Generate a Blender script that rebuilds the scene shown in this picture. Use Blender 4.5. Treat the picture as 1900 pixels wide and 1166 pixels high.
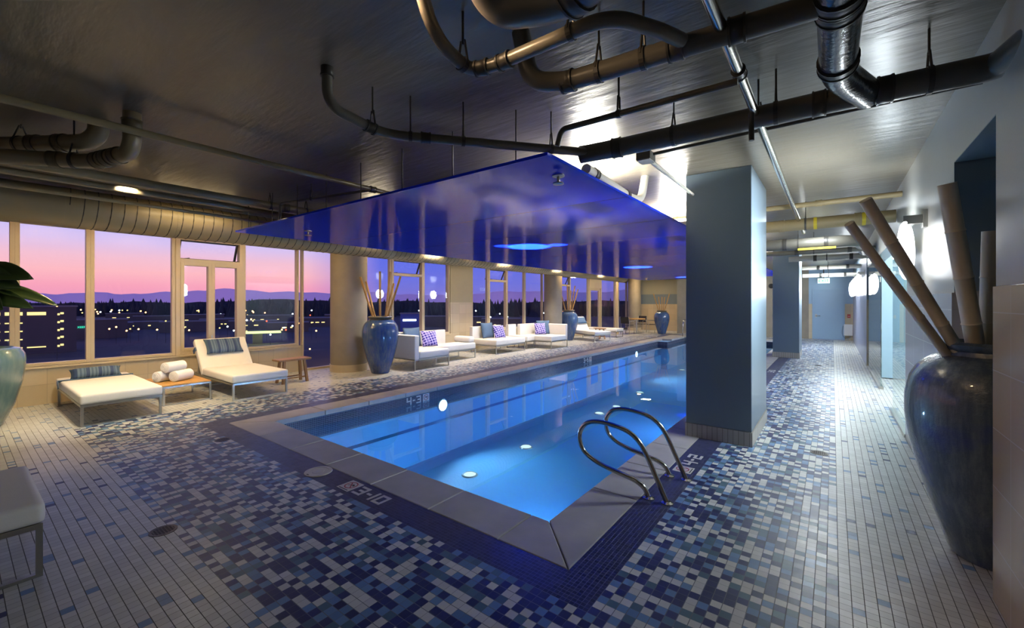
import bpy, bmesh, math, random
from mathutils import Vector, Matrix
random.seed(7)
for o in list(bpy.data.objects): bpy.data.objects.remove(o)
S = bpy.context.scene
COL = S.collection
PI = math.pi
rad = math.radians

# ------------------------------------------------------------------ camera
YAW = math.atan((1545 - 950) / 788.0)
cam = bpy.data.cameras.new('camera'); co = bpy.data.objects.new('camera', cam); COL.objects.link(co)
co.location = (0, 0, 1.55); co.rotation_euler = (PI / 2, 0, YAW)
cam.sensor_fit = 'HORIZONTAL'; cam.sensor_width = 36; cam.lens = 36 * 788 / 1900.0
cam.shift_y = -21 / 1900.0; cam.clip_start = 0.05; cam.clip_end = 20000
S.camera = co
S.view_settings.view_transform = 'Standard'; S.view_settings.look = 'None'
S.view_settings.gamma = 1; S.view_settings.use_curve_mapping = False
S.view_settings.exposure = 0.0

# ------------------------------------------------------------------ node helpers
class N:
    def __init__(s, nt, sock): s.nt = nt; s.k = sock
    def _m(s, op, a, b=None, c=None):
        n = s.nt.nodes.new('ShaderNodeMath'); n.operation = op
        for i, v in enumerate((a, b, c)):
            if v is None: continue
            if isinstance(v, N): s.nt.links.new(v.k, n.inputs[i])
            else: n.inputs[i].default_value = v
        return N(s.nt, n.outputs[0])
    def __add__(s, o): return s._m('ADD', s, o)
    def __radd__(s, o): return s._m('ADD', s, o)
    def __sub__(s, o): return s._m('SUBTRACT', s, o)
    def __rsub__(s, o): return s._m('SUBTRACT', o, s)
    def __mul__(s, o): return s._m('MULTIPLY', s, o)
    def __rmul__(s, o): return s._m('MULTIPLY', s, o)
    def __truediv__(s, o): return s._m('DIVIDE', s, o)
    def floor(s): return s._m('FLOOR', s)
    def fract(s): return s._m('FRACT', s)
    def abs(s): return s._m('ABSOLUTE', s)
    def sin(s): return s._m('SINE', s)
    def max(s, o): return s._m('MAXIMUM', s, o)
    def min(s, o): return s._m('MINIMUM', s, o)
    def gt(s, o): return s._m('GREATER_THAN', s, o)
    def lt(s, o): return s._m('LESS_THAN', s, o)
    def mod(s, o): return s._m('FLOORED_MODULO', s, o)

def lin(c):
    return tuple(((v / 255) / 12.92 if v / 255 <= .04045 else ((v / 255 + .055) / 1.055) ** 2.4) for v in c)
def newmat(name):
    m = bpy.data.materials.new(name); m.use_nodes = True
    return m, m.node_tree, m.node_tree.nodes['Principled BSDF']
def setin(b, k, v):
    if k in b.inputs: b.inputs[k].default_value = v
def cmix(nt, f, a, b):
    n = nt.nodes.new('ShaderNodeMix'); n.data_type = 'RGBA'
    for sock, v in ((n.inputs[0], f), (n.inputs[6], a), (n.inputs[7], b)):
        if isinstance(v, N): nt.links.new(v.k, sock)
        elif isinstance(v, (int, float)): sock.default_value = v
        else: sock.default_value = (*v, 1)
    return N(nt, n.outputs[2])
def coords(nt, kind='Object'):
    t = nt.nodes.new('ShaderNodeTexCoord'); s = nt.nodes.new('ShaderNodeSeparateXYZ')
    nt.links.new(t.outputs[kind], s.inputs[0])
    return N(nt, s.outputs[0]), N(nt, s.outputs[1]), N(nt, s.outputs[2])
def comb(nt, x, y, z=0.0):
    c = nt.nodes.new('ShaderNodeCombineXYZ')
    for i, v in enumerate((x, y, z)):
        if isinstance(v, N): nt.links.new(v.k, c.inputs[i])
        else: c.inputs[i].default_value = v
    return c.outputs[0]
def wnoise(nt, x, y, z=0.0):
    w = nt.nodes.new('ShaderNodeTexWhiteNoise'); w.noise_dimensions = '3D'
    nt.links.new(comb(nt, x, y, z), w.inputs['Vector']); return N(nt, w.outputs['Value'])
def noise(nt, scale, detail=3, vec=None, rough=.5):
    n = nt.nodes.new('ShaderNodeTexNoise'); n.inputs['Scale'].default_value = scale
    n.inputs['Detail'].default_value = detail; n.inputs['Roughness'].default_value = rough
    if vec is None:
        t = nt.nodes.new('ShaderNodeTexCoord'); vec = t.outputs['Object']
    nt.links.new(vec, n.inputs['Vector']); return N(nt, n.outputs['Fac'])
def bump(nt, b, h, dist=.002, strength=.5):
    n = nt.nodes.new('ShaderNodeBump'); n.inputs['Distance'].default_value = dist
    n.inputs['Strength'].default_value = strength
    nt.links.new(h.k, n.inputs['Height']); nt.links.new(n.outputs[0], b.inputs['Normal'])
def mat(name, col, rough=.5, metal=0., spec=.5, var=0., vscale=6, bmp=0., bscale=40, coat=0., stretch=None):
    m, nt, b = newmat(name)
    setin(b, 'Base Color', (*col, 1)); setin(b, 'Roughness', rough); setin(b, 'Metallic', metal)
    setin(b, 'Specular IOR Level', spec); setin(b, 'Coat Weight', coat)
    vec = None
    if stretch:
        t = nt.nodes.new('ShaderNodeTexCoord'); mp = nt.nodes.new('ShaderNodeMapping')
        mp.inputs['Scale'].default_value = stretch
        nt.links.new(t.outputs['Object'], mp.inputs['Vector']); vec = mp.outputs[0]
    n = noise(nt, vscale, 4, vec)
    dk = tuple(v * (1 - var) for v in col); lt = tuple(min(1, v * (1 + var)) for v in col)
    nt.links.new(cmix(nt, n, dk, lt).k, b.inputs['Base Color'])
    if bmp: bump(nt, b, noise(nt, bscale, 3, vec), bmp, .6)
    return m
def emis(name, col, strength):
    m = bpy.data.materials.new(name); m.use_nodes = True; nt = m.node_tree
    nt.nodes.remove(nt.nodes['Principled BSDF'])
    e = nt.nodes.new('ShaderNodeEmission'); e.inputs[0].default_value = (*col, 1); e.inputs[1].default_value = strength
    nt.links.new(e.outputs[0], nt.nodes['Material Output'].inputs[0]); return m

# ------------------------------------------------------------------ world: dusk sky
W = bpy.data.worlds.new('dusk'); S.world = W; W.use_nodes = True
nt = W.node_tree; bg = nt.nodes['Background']
t = nt.nodes.new('ShaderNodeTexCoord'); sx = nt.nodes.new('ShaderNodeSeparateXYZ')
nt.links.new(t.outputs['Generated'], sx.inputs[0])
wx, wy, wz = (N(nt, sx.outputs[i]) for i in range(3))
def ramp(nt, f, stops):
    r = nt.nodes.new('ShaderNodeValToRGB'); nt.links.new(f.k, r.inputs[0])
    e = r.color_ramp.elements
    while len(e) > 1: e.remove(e[0])
    e[0].position = stops[0][0]; e[0].color = (*lin(stops[0][1]), 1)
    for p, c in stops[1:]:
        q = e.new(p); q.color = (*lin(c), 1)
    return N(nt, r.outputs[0])
up = wz.max(0.0)
sunset = ramp(nt, up, [(0, (228, 146, 184)), (.03, (243, 160, 183)), (.055, (248, 182, 190)), (.08, (238, 188, 206)), (.105, (212, 190, 232)), (.14, (190, 188, 246)), (.35, (100, 120, 205)), (.8, (50, 65, 130))])
blue = ramp(nt, up, [(0, (128, 112, 195)), (.04, (112, 114, 212)), (.08, (98, 110, 222)), (.17, (78, 98, 222)), (.35, (50, 75, 180)), (.8, (30, 45, 100))])
az = ((wy - 0.45) * 7.5).max(0.0).min(1.0)          # 0 towards the sunset on the left, 1 further right
sky = cmix(nt, az, sunset, blue)
nt.links.new(sky.k, bg.inputs[0]); bg.inputs[1].default_value = 1.15

# ------------------------------------------------------------------ lights
def area(name, loc, size, power, col, rot=(0, 0, 0), shape='RECTANGLE', sy=None, spread=None):
    l = bpy.data.lights.new(name, 'AREA'); l.energy = power; l.color = col; l.shape = shape; l.size = size
    if sy: l.size_y = sy
    if spread: l.spread = spread
    o = bpy.data.objects.new(name, l); o.location = loc; o.rotation_euler = rot; COL.objects.link(o); return o
def spot(name, loc, target, power, col, angle, blend=.5, radius=.04):
    l = bpy.data.lights.new(name, 'SPOT'); l.energy = power; l.color = col; l.spot_size = angle; l.spot_blend = blend
    l.shadow_soft_size = radius
    o = bpy.data.objects.new(name, l); o.location = loc
    o.rotation_euler = (Vector(target) - Vector(loc)).to_track_quat('-Z', 'Y').to_euler(); COL.objects.link(o); return o
WARM = (1, .64, .27); SOFT = (1, .86, .62); COOL = (.86, .95, 1); ICE = (.55, .78, 1); BLUE = (.12, .28, 1)
CEIL = 3.03
# strips of warm light between the duct and the windows
WLAMP = [(1.0, 30), (2.2, 26), (4.0, 34), (6.6, 26), (8.9, 30), (11.8, 32), (14.6, 22), (17.2, 26), (18.75, 20), (22.3, 30)]
for y, p in WLAMP:
    area('window_lamp_light', (-8.30, y, 2.955), .16, p, WARM, shape='DISK')
# tube lamp beside the duct; the downlights are added to warm the duct
TUBES = [(-7.22, 2.15, 16), (-7.22, 5.2, 22), (-7.22, 8.2, 24), (-7.22, 11.2, 26), (-7.22, 14.2, 26), (-7.22, 17.2, 26), (-6.9, -.6, 14)]
area('tube_lamp_light', (-7.22, 2.15, 2.955), .08, 9, (1, .80, .50), sy=.95)
for x, y, p in TUBES[1:]: spot('downlight', (x, y, 2.955), (x, y, 0), p * 1.6, (1, .82, .55), rad(150), 1.0, .03)
# ceiling spots over the loungers; the sofa ones are added to brighten the cushions
for (x, y, p) in ((-6.3, 1.2, 340), (-6.3, 3.2, 0), (-6.2, -1.0, 50)):
    if p: spot('lounge_spot', (x, y, 2.9), (-8.5, y + .5, .2), p, SOFT, rad(75), .8)
for (x, y, ty, p) in ((-7.2, 6.9, 6.9, 70), (-7.2, 9.6, 9.9, 80), (-7.2, 12.6, 12.6, 90), (-7.2, 16.0, 16.4, 80)):
    spot('sofa_fill_spot', (x, y, 2.93), (-8.5, ty, .3), p * 4.8, (1, .93, .88), rad(100), .9)
area('dining_fill', (-7.6, 21.4, 2.98), .4, 55, (1, .82, .58), sy=.4)  # added light for the dark dining corner
area('far_wall_fill', (-3.5, 21.3, 2.98), .3, 40, (1, .85, .6), sy=.3)  # added light for the far concrete wall
# added warm fill, out of view, for the near floor and right wall
area('entry_fill', (-1.6, -1.6, 2.98), .5, 4, (1, .84, .62), sy=.5)
spot('wall_wash_fill', (-1.5, 1.2, 2.95), (.66, 2.7, 1.5), 75, (1, .66, .36), rad(80), .9, .1)
# uplights standing on the canopy
UPL = [(-2.05, 4.2, 85), (-2.0, 7.0, 190), (-2.0, 10.5, 190), (-2.0, 14.5, 190), (-6.3, 4.5, 9), (-6.3, 9.0, 14), (-6.3, 14.0, 14)]
for (x, y, p) in UPL:
    area('canopy_uplight_lamp', (x, y, 2.70), .25, p, SOFT if x < -5 else (1, .97, .85), rot=(PI, 0, 0), sy=.5)
# wall discs of the corridor
DISCS = [5.32, 14.2, 15.5, 16.8, 18.1, 19.4]
for k, y in enumerate(DISCS):
    area('disc_lamp', (.40, y - .02, 2.03), .5, 95 if k == 0 else 45, COOL, rot=(0, PI / 2, 0), shape='DISK')
# the glazed lobby on the right
area('lobby_lamp', (1.4, 9.3, 2.85), .9, 110, (.93, .98, 1), sy=3.5)
# corridor ceiling lamps
area('corridor_lamp', (-.2, 9.3, 2.98), .3, 72, COOL, sy=1.2)
area('corridor_lamp', (-.1, 18.0, 2.98), .3, 125, COOL, sy=1.2)
# underwater: wall lamps on the left, added fill on the right, added floor spots
POOLW = [(5.53, -5.76), (15.3, -5.76)]
for y, x in POOLW:
    area('pool_wall_lamp', (x + .03, y, -.36), .18, 34, ICE, rot=(0, -rad(84), 0), shape='DISK', spread=rad(110))
for y in (4.2, 9.0, 14.0):  # unseen right-wall lamps added to fill the basin
    area('pool_wall_lamp', (-1.66, y, -.5), .22, 46, (.28, .50, 1), rot=(0, rad(84), 0), shape='DISK', spread=rad(110))
POOLF = [(-4.62, 5.0), (-4.65, 6.6), (-4.62, 9.7), (-4.55, 10.6), (-4.7, 12.7), (-4.9, 18.0)]
for k, (x, y) in enumerate(POOLF):
    if k in (1, 4, 5): spot('pool_floor_beam', (x, y, -1.1), (x + .2, y - (.2, .7)[k == 4], 2.58), 26000, (1, .66, 1), rad(13), .3, .04)  # added spots that throw the light circles on the canopy
spot('pool_floor_beam', (-4.62, 5.0, -1.1), (-4.75, 6.05, 2.58), 8000, (1, .66, 1), rad(5.5), .3, .03)
spot('pool_floor_beam', (-4.65, 6.6, -1.1), (-3.9, 6.5, 2.58), 11000, (1, .66, 1), rad(5.5), .3, .03)
area('ceiling_fill', (.50, 6.2, 2.36), .2, 7, COOL, rot=(PI, 0, 0), sy=.5)  # added upward fill for the corridor ceiling, apart from the disc lamps

# ------------------------------------------------------------------ mesh helpers
def bx(bm, x0, x1, y0, y1, z0, z1):
    vs = [bm.verts.new(p) for p in ((x0, y0, z0), (x1, y0, z0), (x1, y1, z0), (x0, y1, z0), (x0, y0, z1), (x1, y0, z1), (x1, y1, z1), (x0, y1, z1))]
    for f in ((0, 3, 2, 1), (4, 5, 6, 7), (0, 1, 5, 4), (1, 2, 6, 5), (2, 3, 7, 6), (3, 0, 4, 7)):
        bm.faces.new([vs[i] for i in f])
    return vs
def lathe(bm, prof, seg=48, cx=0, cy=0, cap=True):
    rings = []
    for r, z in prof:
        rings.append([bm.verts.new((cx + r * math.cos(2 * PI * k / seg), cy + r * math.sin(2 * PI * k / seg), z)) for k in range(seg)])
    for a, b in zip(rings, rings[1:]):
        for k in range(seg):
            bm.faces.new((a[k], a[(k + 1) % seg], b[(k + 1) % seg], b[k]))
    if cap:
        bm.faces.new(list(reversed(rings[0]))); bm.faces.new(rings[-1])
def tube(bm, pts, r, seg=14, cap=True):
    pts = [Vector(p) for p in pts]
    rr = r if isinstance(r, (list, tuple)) else [r] * len(pts)
    t0 = (pts[1] - pts[0]).normalized()
    u = t0.orthogonal().normalized(); rings = []
    for i, p in enumerate(pts):
        a = pts[i] - pts[i - 1] if i else pts[1] - pts[0]
        b = pts[i + 1] - pts[i] if i < len(pts) - 1 else a
        tt = (a.normalized() + b.normalized()).normalized()
        u = (u - tt * u.dot(tt)).normalized(); v = tt.cross(u)
        rings.append([bm.verts.new(p + (u * math.cos(2 * PI * k / seg) + v * math.sin(2 * PI * k / seg)) * rr[i]) for k in range(seg)])
    for a, b in zip(rings, rings[1:]):
        for k in range(seg): bm.faces.new((a[k], a[(k + 1) % seg], b[(k + 1) % seg], b[k]))
    if cap:
        bm.faces.new(list(reversed(rings[0]))); bm.faces.new(rings[-1])
def fillet(pts, R, n=8):
    pts = [Vector(p) for p in pts]; out = [pts[0]]
    for i in range(1, len(pts) - 1):
        a, b, c = pts[i - 1], pts[i], pts[i + 1]
        d1 = (a - b); d2 = (c - b); l = min(R, d1.length * .48, d2.length * .48)
        p0 = b + d1.normalized() * l; p2 = b + d2.normalized() * l
        for k in range(n + 1):
            s = k / n; out.append(p0 * (1 - s) ** 2 + b * 2 * s * (1 - s) + p2 * s * s)
    out.append(pts[-1]); return out
def obj(name, bm, m, parent=None, smooth=False, bevel=0, loc=None, rotz=None):
    me = bpy.data.meshes.new(name)
    bmesh.ops.recalc_face_normals(bm, faces=bm.faces)
    bm.to_mesh(me); bm.free()
    if isinstance(m, (list, tuple)):
        for q in m: me.materials.append(q)
    else: me.materials.append(m)
    if smooth:
        for p in me.polygons: p.use_smooth = True
        if smooth == 'auto':
            try: me.set_sharp_from_angle(angle=rad(40))
            except Exception: pass
    o = bpy.data.objects.new(name, me); COL.objects.link(o)
    if bevel:
        b = o.modifiers.new('bevel', 'BEVEL'); b.width = bevel; b.segments = 2; b.limit_method = 'ANGLE'
    if parent: o.parent = parent
    if loc: o.location = loc
    if rotz is not None: o.rotation_euler = (0, 0, rotz)
    return o
def B(*boxes):
    bm = bmesh.new()
    for b in boxes: bx(bm, *b)
    return bm
def tag(o, label, cat, group=None, kind=None):
    o['label'] = label
    if cat: o['category'] = cat
    if group: o['group'] = group
    if kind: o['kind'] = kind
    return o
def thing(name, label, cat, loc=(0, 0, 0), rotz=0, group=None, kind=None):
    o = bpy.data.objects.new(name, None); COL.objects.link(o); o.location = loc; o.rotation_euler = (0, 0, rotz)
    o.empty_display_size = .1
    return tag(o, label, cat, group, kind)
def struct(name, bm, m, label=None, cat=None, parent=None, **k):
    o = obj(name, bm, m, parent, **k)
    if parent is None:
        o['kind'] = 'structure'
        if label: o['label'] = label
        if cat: o['category'] = cat
    return o
def dup(root, loc, rotz, label=None, group=None, scale=None):
    def cp(o, par):
        c = o.copy(); COL.objects.link(c)
        if par: c.parent = par
        for ch in list(o.children): cp(ch, c)
        return c
    r = cp(root, None); r.location = loc; r.rotation_euler = (0, 0, rotz)
    if label: r['label'] = label
    if group: r['group'] = group
    if scale: r.scale = (scale,) * 3
    return r

# ------------------------------------------------------------------ materials
P = .053                                    # tile pitch
GX, GY = -.9815, 1.9215                     # outer corner of the mosaic border, grid origin
X0, X1, Y0, Y1 = -6.202, -1.22, 2.16, 20.9  # outer edge of the coping
def deck_material():
    m, nt, b = newmat('deck_mosaic')
    x, y, z = coords(nt)
    gx = (x - GX) / P; gy = (y - GY) / P
    cx = gx.floor(); cy = gy.floor()
    xc = (cx + .5) * P + GX; yc = (cy + .5) * P + GY
    def dist(px, py):
        ddx = (X0 - px).max(px - X1); ddy = (Y0 - py).max(py - Y1)
        return ddx, ddy, ddx.max(ddy)
    ddx, ddy, D = dist(x, y)
    _, _, Dc = dist(xc, yc)
    small = Dc.lt(.2385)
    n = wnoise(nt, cx, cy, 1.0); n2 = wnoise(nt, cx, cy, 2.0); n3 = wnoise(nt, cx, cy, 3.0)
    white = cmix(nt, n2, (.49, .50, .475), (.59, .60, .57))
    steel = cmix(nt, n2, (.095, .19, .35), (.14, .26, .44))
    slate = cmix(nt, n2, (.06, .12, .17), (.085, .17, .22))
    navy = cmix(nt, n2, (.018, .026, .095), (.03, .042, .14))
    t_w = .26 + (Dc - .24) * .18
    mixc = cmix(nt, n.gt(t_w), white, steel)
    mixc = cmix(nt, n.gt(t_w + (1.0 - t_w) * .30), mixc, slate)
    mixc = cmix(nt, n.gt(t_w + (1.0 - t_w) * .48), mixc, navy)
    # outside the speckled band: white with single coloured tiles in every second course
    sd = ddx.gt(ddy); course = sd * cx + (1.0 - sd) * cy
    par = course.mod(2.0).lt(.5)
    sp = n.gt(.90) * par
    acc = cmix(nt, n3.gt(.8), steel, navy)
    outc = cmix(nt, sp, white, acc)
    big = cmix(nt, Dc.gt(1.245), mixc, outc)
    # joints of the 5 cm tiles: the joint along the pool edge is the wide one
    fx = (gx.fract() - .5).abs(); fy = (gy.fract() - .5).abs()
    side = ddx.gt(ddy)
    wx_ = .5 - (.018 + side * .018); wy_ = .5 - (.036 - side * .018)
    jb = fx.gt(wx_).max(fy.gt(wy_))
    # small border mosaic
    hx = gx * 2.0; hy = gy * 2.0
    sn = wnoise(nt, hx.floor(), hy.floor(), 5.0)
    sc = cmix(nt, sn, (.010, .014, .055), (.028, .034, .10))
    js = (hx.fract() - .5).abs().gt(.5 - (.035 + side * .02)).max((hy.fract() - .5).abs().gt(.5 - (.055 - side * .02)))
    isb = Dc.lt(1.245)
    groutb = cmix(nt, isb, (.10, .10, .09), (.17, .18, .20))
    bigj = cmix(nt, jb, big, groutb)
    smallj = cmix(nt, js, sc, (.13, .14, .22))
    col = cmix(nt, small, bigj, smallj)
    nt.links.new(col.k, b.inputs['Base Color'])
    j = cmix(nt, small, jb, js)
    jj = N(nt, j.k)
    rough = .30 + jj * .5 + n3 * .08
    nt.links.new(rough.k, b.inputs['Roughness'])
    bump(nt, b, (1.0 - jj) + n3 * .25, .0012, .5)
    return m
M_deck = deck_material()
def grid_mat(name, cols, grout, px, py, axes, jw=.04, rough=.3, stag=0.0, off=(0, 0)):
    """rectangular tiles; axes picks the two object coordinates"""
    m, nt, b = newmat(name)
    c = coords(nt); a = (c[axes[0]] - off[0]) / px; d = (c[axes[1]] - off[1]) / py
    a = a + d.floor().mod(2.0) * stag
    n = wnoise(nt, a.floor(), d.floor())
    col = cmix(nt, n, cols[0], cols[1])
    j = (a.fract() - .5).abs().gt(.5 - jw * min(px, py) / px).max((d.fract() - .5).abs().gt(.5 - jw * min(px, py) / py))
    nt.links.new(cmix(nt, j, col, grout).k, b.inputs['Base Color'])
    nt.links.new((rough + j * .3).k, b.inputs['Roughness'])
    bump(nt, b, 1.0 - j, .001, .4)
    return m
CREAM0, CREAM1 = (.47, .40, .28), (.53, .455, .32)
M_wtileX = grid_mat('wall_tile_cream_x', (CREAM0, CREAM1), (.36, .31, .22), .30, .30, (1, 2), .012, .25)
M_wtileY = grid_mat('wall_tile_cream_y', (CREAM0, CREAM1), (.36, .31, .22), .30, .30, (0, 2), .012, .25)
M_rtile = grid_mat('wall_tile_grey', ((.38, .285, .185), (.41, .31, .205)), (.25, .19, .13), .60, .30, (1, 2), .008, .22)
M_base = grid_mat('base_tile', ((.40, .37, .32), (.47, .44, .38)), (.2, .19, .16), .053, .155, (0, 2), .05, .3)
M_baseY = grid_mat('base_tile_side', ((.40, .37, .32), (.47, .44, .38)), (.2, .19, .16), .053, .155, (1, 2), .05, .3)
M_waterband = grid_mat('waterline_mosaic', ((.010, .014, .045), (.03, .035, .08)), (.16, .18, .22), .0265, .0265, (1, 2), .09, .2)
M_waterbandX = grid_mat('waterline_mosaic_x', ((.010, .014, .045), (.03, .035, .08)), (.16, .18, .22), .0265, .0265, (0, 2), .09, .2)
M_paint_blue = mat('pillar_blue_paint', (.15, .205, .255), .32, var=.04, vscale=2)
M_paint_far = mat('far_blue_paint', (.26, .40, .56), .4, var=.03)
M_paint_recess = mat('recess_blue_paint', (.17, .24, .30), .4, var=.04)
M_paint_wall = mat('wall_grey_paint', (.40, .39, .36), .3, var=.03, bmp=.0006, bscale=60)
M_paint_olive = mat('pier_olive_paint', (.33, .29, .17), .45, var=.04)
M_lobby = mat('lobby_white', (.68, .70, .72), .3, var=.02)
M_lav = mat('corridor_panel_lavender', (.36, .38, .50), .28, var=.03)
M_ceil = mat('painted_concrete_ceiling', (.155, .135, .100), .30, var=.22, vscale=2.2, bmp=.010, bscale=9, stretch=(.35, 1.6, 1))
M_conc = mat('bare_concrete', (.24, .215, .17), .6, var=.22, vscale=3, bmp=.003, bscale=12)
M_stone = mat('coping_stone', (.38, .37, .345), .42, var=.32, vscale=3.2, bmp=.0008, bscale=60)
M_pipe = mat('painted_pipe', (.145, .135, .112), .30, var=.06, bmp=.0006, bscale=25)
M_pipe_lit = mat('warm_lit_pipe', (.26, .21, .12), .30, var=.06)  # lit copy of the pipe paint, warm light put into the colour
M_pipe_dark = mat('painted_pipe_dark_grey', (.105, .10, .088), .30, var=.06)  # darker grey variant of the pipe paint
M_band_lit = mat('warm_lit_coupling', (.13, .105, .06), .4)  # lighter coupling band to go with the lit pipe colour
M_band = mat('coupling_band', (.05, .047, .042), .4)
M_duct = mat('painted_spiral_duct', (.30, .225, .11), .42, var=.05)
M_silver = mat('silver_pipe', (.58, .56, .50), .22, metal=1, var=.05)
M_foil = mat('foil_wrapped_pipe', (.17, .17, .17), .22, metal=.85, var=.1, bmp=.004, bscale=45)
M_chrome = mat('polished_steel', (.50, .50, .48), .16, metal=1)
M_steel = mat('brushed_frame', (.50, .50, .47), .3, metal=1)
M_frame = mat('window_frame_cream', (.54, .46, .31), .4, var=.03)
M_framedark = mat('awning_dark', (.05, .05, .05), .4)
M_white = mat('white_upholstery', (.74, .72, .67), .75, var=.03, vscale=12, bmp=.0012, bscale=120)
M_towel = mat('white_terry', (.80, .79, .77), .95, var=.04, bmp=.004, bscale=160)
M_teak = mat('teak_slats', (.50, .27, .07), .5, var=.2, vscale=14, stretch=(.3, 3, 3))
M_stool = mat('stool_teak', (.30, .165, .07), .5, var=.3, vscale=14, stretch=(3, 3, .5))
M_bamboo = mat('bamboo_cane', (.40, .235, .08), .45, var=.18, vscale=8, stretch=(3, 3, .6))
M_bamboo_pale = mat('weathered_bamboo_cane', (.56, .48, .36), .5, var=.15, vscale=8, stretch=(3, 3, .6))
M_rim = mat('unglazed_rim', (.13, .115, .075), .4, var=.2)
M_leaf = mat('rubber_leaf', (.020, .040, .012), .28, var=.3, vscale=8)
M_stem = mat('plant_stem', (.06, .05, .02), .6)
M_teal_pillow = mat('plain_blue_fabric', (.075, .14, .24), .8, var=.06, bmp=.001, bscale=150)
M_black = mat('black_mesh', (.015, .015, .017), .5)
M_soil = mat('potting_soil', (.03, .022, .015), .9)
M_plastic = mat('cream_plastic', (.52, .49, .42), .4)
M_red = mat('alarm_red', (.35, .02, .02), .4)
M_redline = mat('sign_red', (.30, .02, .03), .4)
M_blackink = mat('sign_black', (.02, .02, .02), .5)
M_tilewhite = mat('white_glyph_tile', (.52, .52, .50), .3, var=.05)
M_grate = mat('bronze_drain', (.07, .06, .05), .35, metal=.8)
M_yellow = mat('yellow_marker', (.60, .45, .02), .5)
def stripe_fabric():
    m, nt, b = newmat('striped_blue_fabric'); x, y, z = coords(nt)
    s = ((y * 150.0).sin() * .5 + .5); s2 = ((y * 47.0).sin()).gt(.6)
    c = cmix(nt, s, (.055, .10, .16), (.12, .18, .25)); c = cmix(nt, s2, c, (.03, .06, .14))
    nt.links.new(c.k, b.inputs['Base Color']); setin(b, 'Roughness', .8); bump(nt, b, s, .002, .6); return m
M_stripe = stripe_fabric()
def lattice_fabric():
    m, nt, b = newmat('violet_lattice_fabric'); x, y, z = coords(nt)
    u = (y + z * .3) * 13.0; v = (z * 1.0 - y * .25) * 15.0
    d = ((u.fract() - .5).abs()).max((v.fract() - .5).abs())
    rnd = wnoise(nt, u.floor(), v.floor())
    c = cmix(nt, d.gt(.36), (.035, .025, .30), (.50, .45, .85)); c = cmix(nt, (rnd.gt(.75)) * (d.lt(.15)), c, (.45, .4, .8))
    nt.links.new(c.k, b.inputs['Base Color']); setin(b, 'Roughness', .8); return m
M_lattice = lattice_fabric()
def glaze(name, c0, c1, c2):
    m, nt, b = newmat(name)
    t = nt.nodes.new('ShaderNodeTexCoord'); mp = nt.nodes.new('ShaderNodeMapping'); mp.inputs['Scale'].default_value = (9, 9, 1.1)
    nt.links.new(t.outputs['Object'], mp.inputs['Vector'])
    streak = noise(nt, 2.2, 6, mp.outputs[0], .65); blot = noise(nt, 2.5, 4)
    f = ((streak - .42) * 4.0).max(0.0).min(1.0)
    c = cmix(nt, f, c0, c1); g = ((blot - .55) * 5.0).max(0.0).min(1.0); c = cmix(nt, g, c, c2)
    nt.links.new(c.k, b.inputs['Base Color']); setin(b, 'Roughness', .16); setin(b, 'Coat Weight', .5); setin(b, 'Coat Roughness', .06)
    bump(nt, b, noise(nt, 30, 4) + streak, .003, .35)
    if name.startswith('dark'): setin(b, 'Roughness', .26); bump(nt, b, noise(nt, 22, 5, None, .7) + noise(nt, 6, 3) * 1.5, .008, .6)
    return m
M_glaze = glaze('blue_glaze', (.03, .075, .22), (.085, .14, .20), (.02, .035, .13))
M_glaze_dark = glaze('dark_blue_glaze', (.055, .08, .115), (.11, .145, .17), (.03, .045, .24))
M_glaze_green = glaze('grey_green_glaze', (.10, .17, .17), (.14, .21, .20), (.08, .12, .13))
def glass_mat(name, tint=(1, 1, 1), ior=1.5, rough=0.0):
    m = bpy.data.materials.new(name); m.use_nodes = True; nt = m.node_tree
    nt.nodes.remove(nt.nodes['Principled BSDF'])
    tr = nt.nodes.new('ShaderNodeBsdfTransparent'); tr.inputs[0].default_value = (*tint, 1)
    gl = nt.nodes.new('ShaderNodeBsdfGlossy'); gl.inputs['Roughness'].default_value = rough
    fr = nt.nodes.new('ShaderNodeFresnel'); fr.inputs[0].default_value = ior
    mx = nt.nodes.new('ShaderNodeMixShader'); ge = nt.nodes.new('ShaderNodeNewGeometry')
    fac = N(nt, fr.outputs[0]) * (1.0 - N(nt, ge.outputs['Backfacing']))
    nt.links.new(fac.k, mx.inputs[0]); nt.links.new(tr.outputs[0], mx.inputs[1]); nt.links.new(gl.outputs[0], mx.inputs[2])
    nt.links.new(mx.outputs[0], nt.nodes['Material Output'].inputs[0]); return m
M_glass = glass_mat('window_glass', (.985, .985, .99), 1.6)
M_glass_green = glass_mat('frameless_glass', (.86, .95, .94), 1.5)
M_water = glass_mat('pool_water', (.52, .82, .97), 1.48, .004)
def water_bump():
    nt = M_water.node_tree
    n = noise(nt, 1.3, 2); bp = nt.nodes.new('ShaderNodeBump'); bp.inputs['Distance'].default_value = .004; bp.inputs['Strength'].default_value = .25
    nt.links.new(n.k, bp.inputs['Height'])
    for q in nt.nodes:
        if q.type in ('BSDF_GLOSSY', 'FRESNEL'): nt.links.new(bp.outputs[0], q.inputs['Normal'])
water_bump()
M_plaster = mat('pool_plaster', (.17, .42, .62), .6, var=.05, vscale=1.5)  # the water's absorption of light is put into this blue
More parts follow.
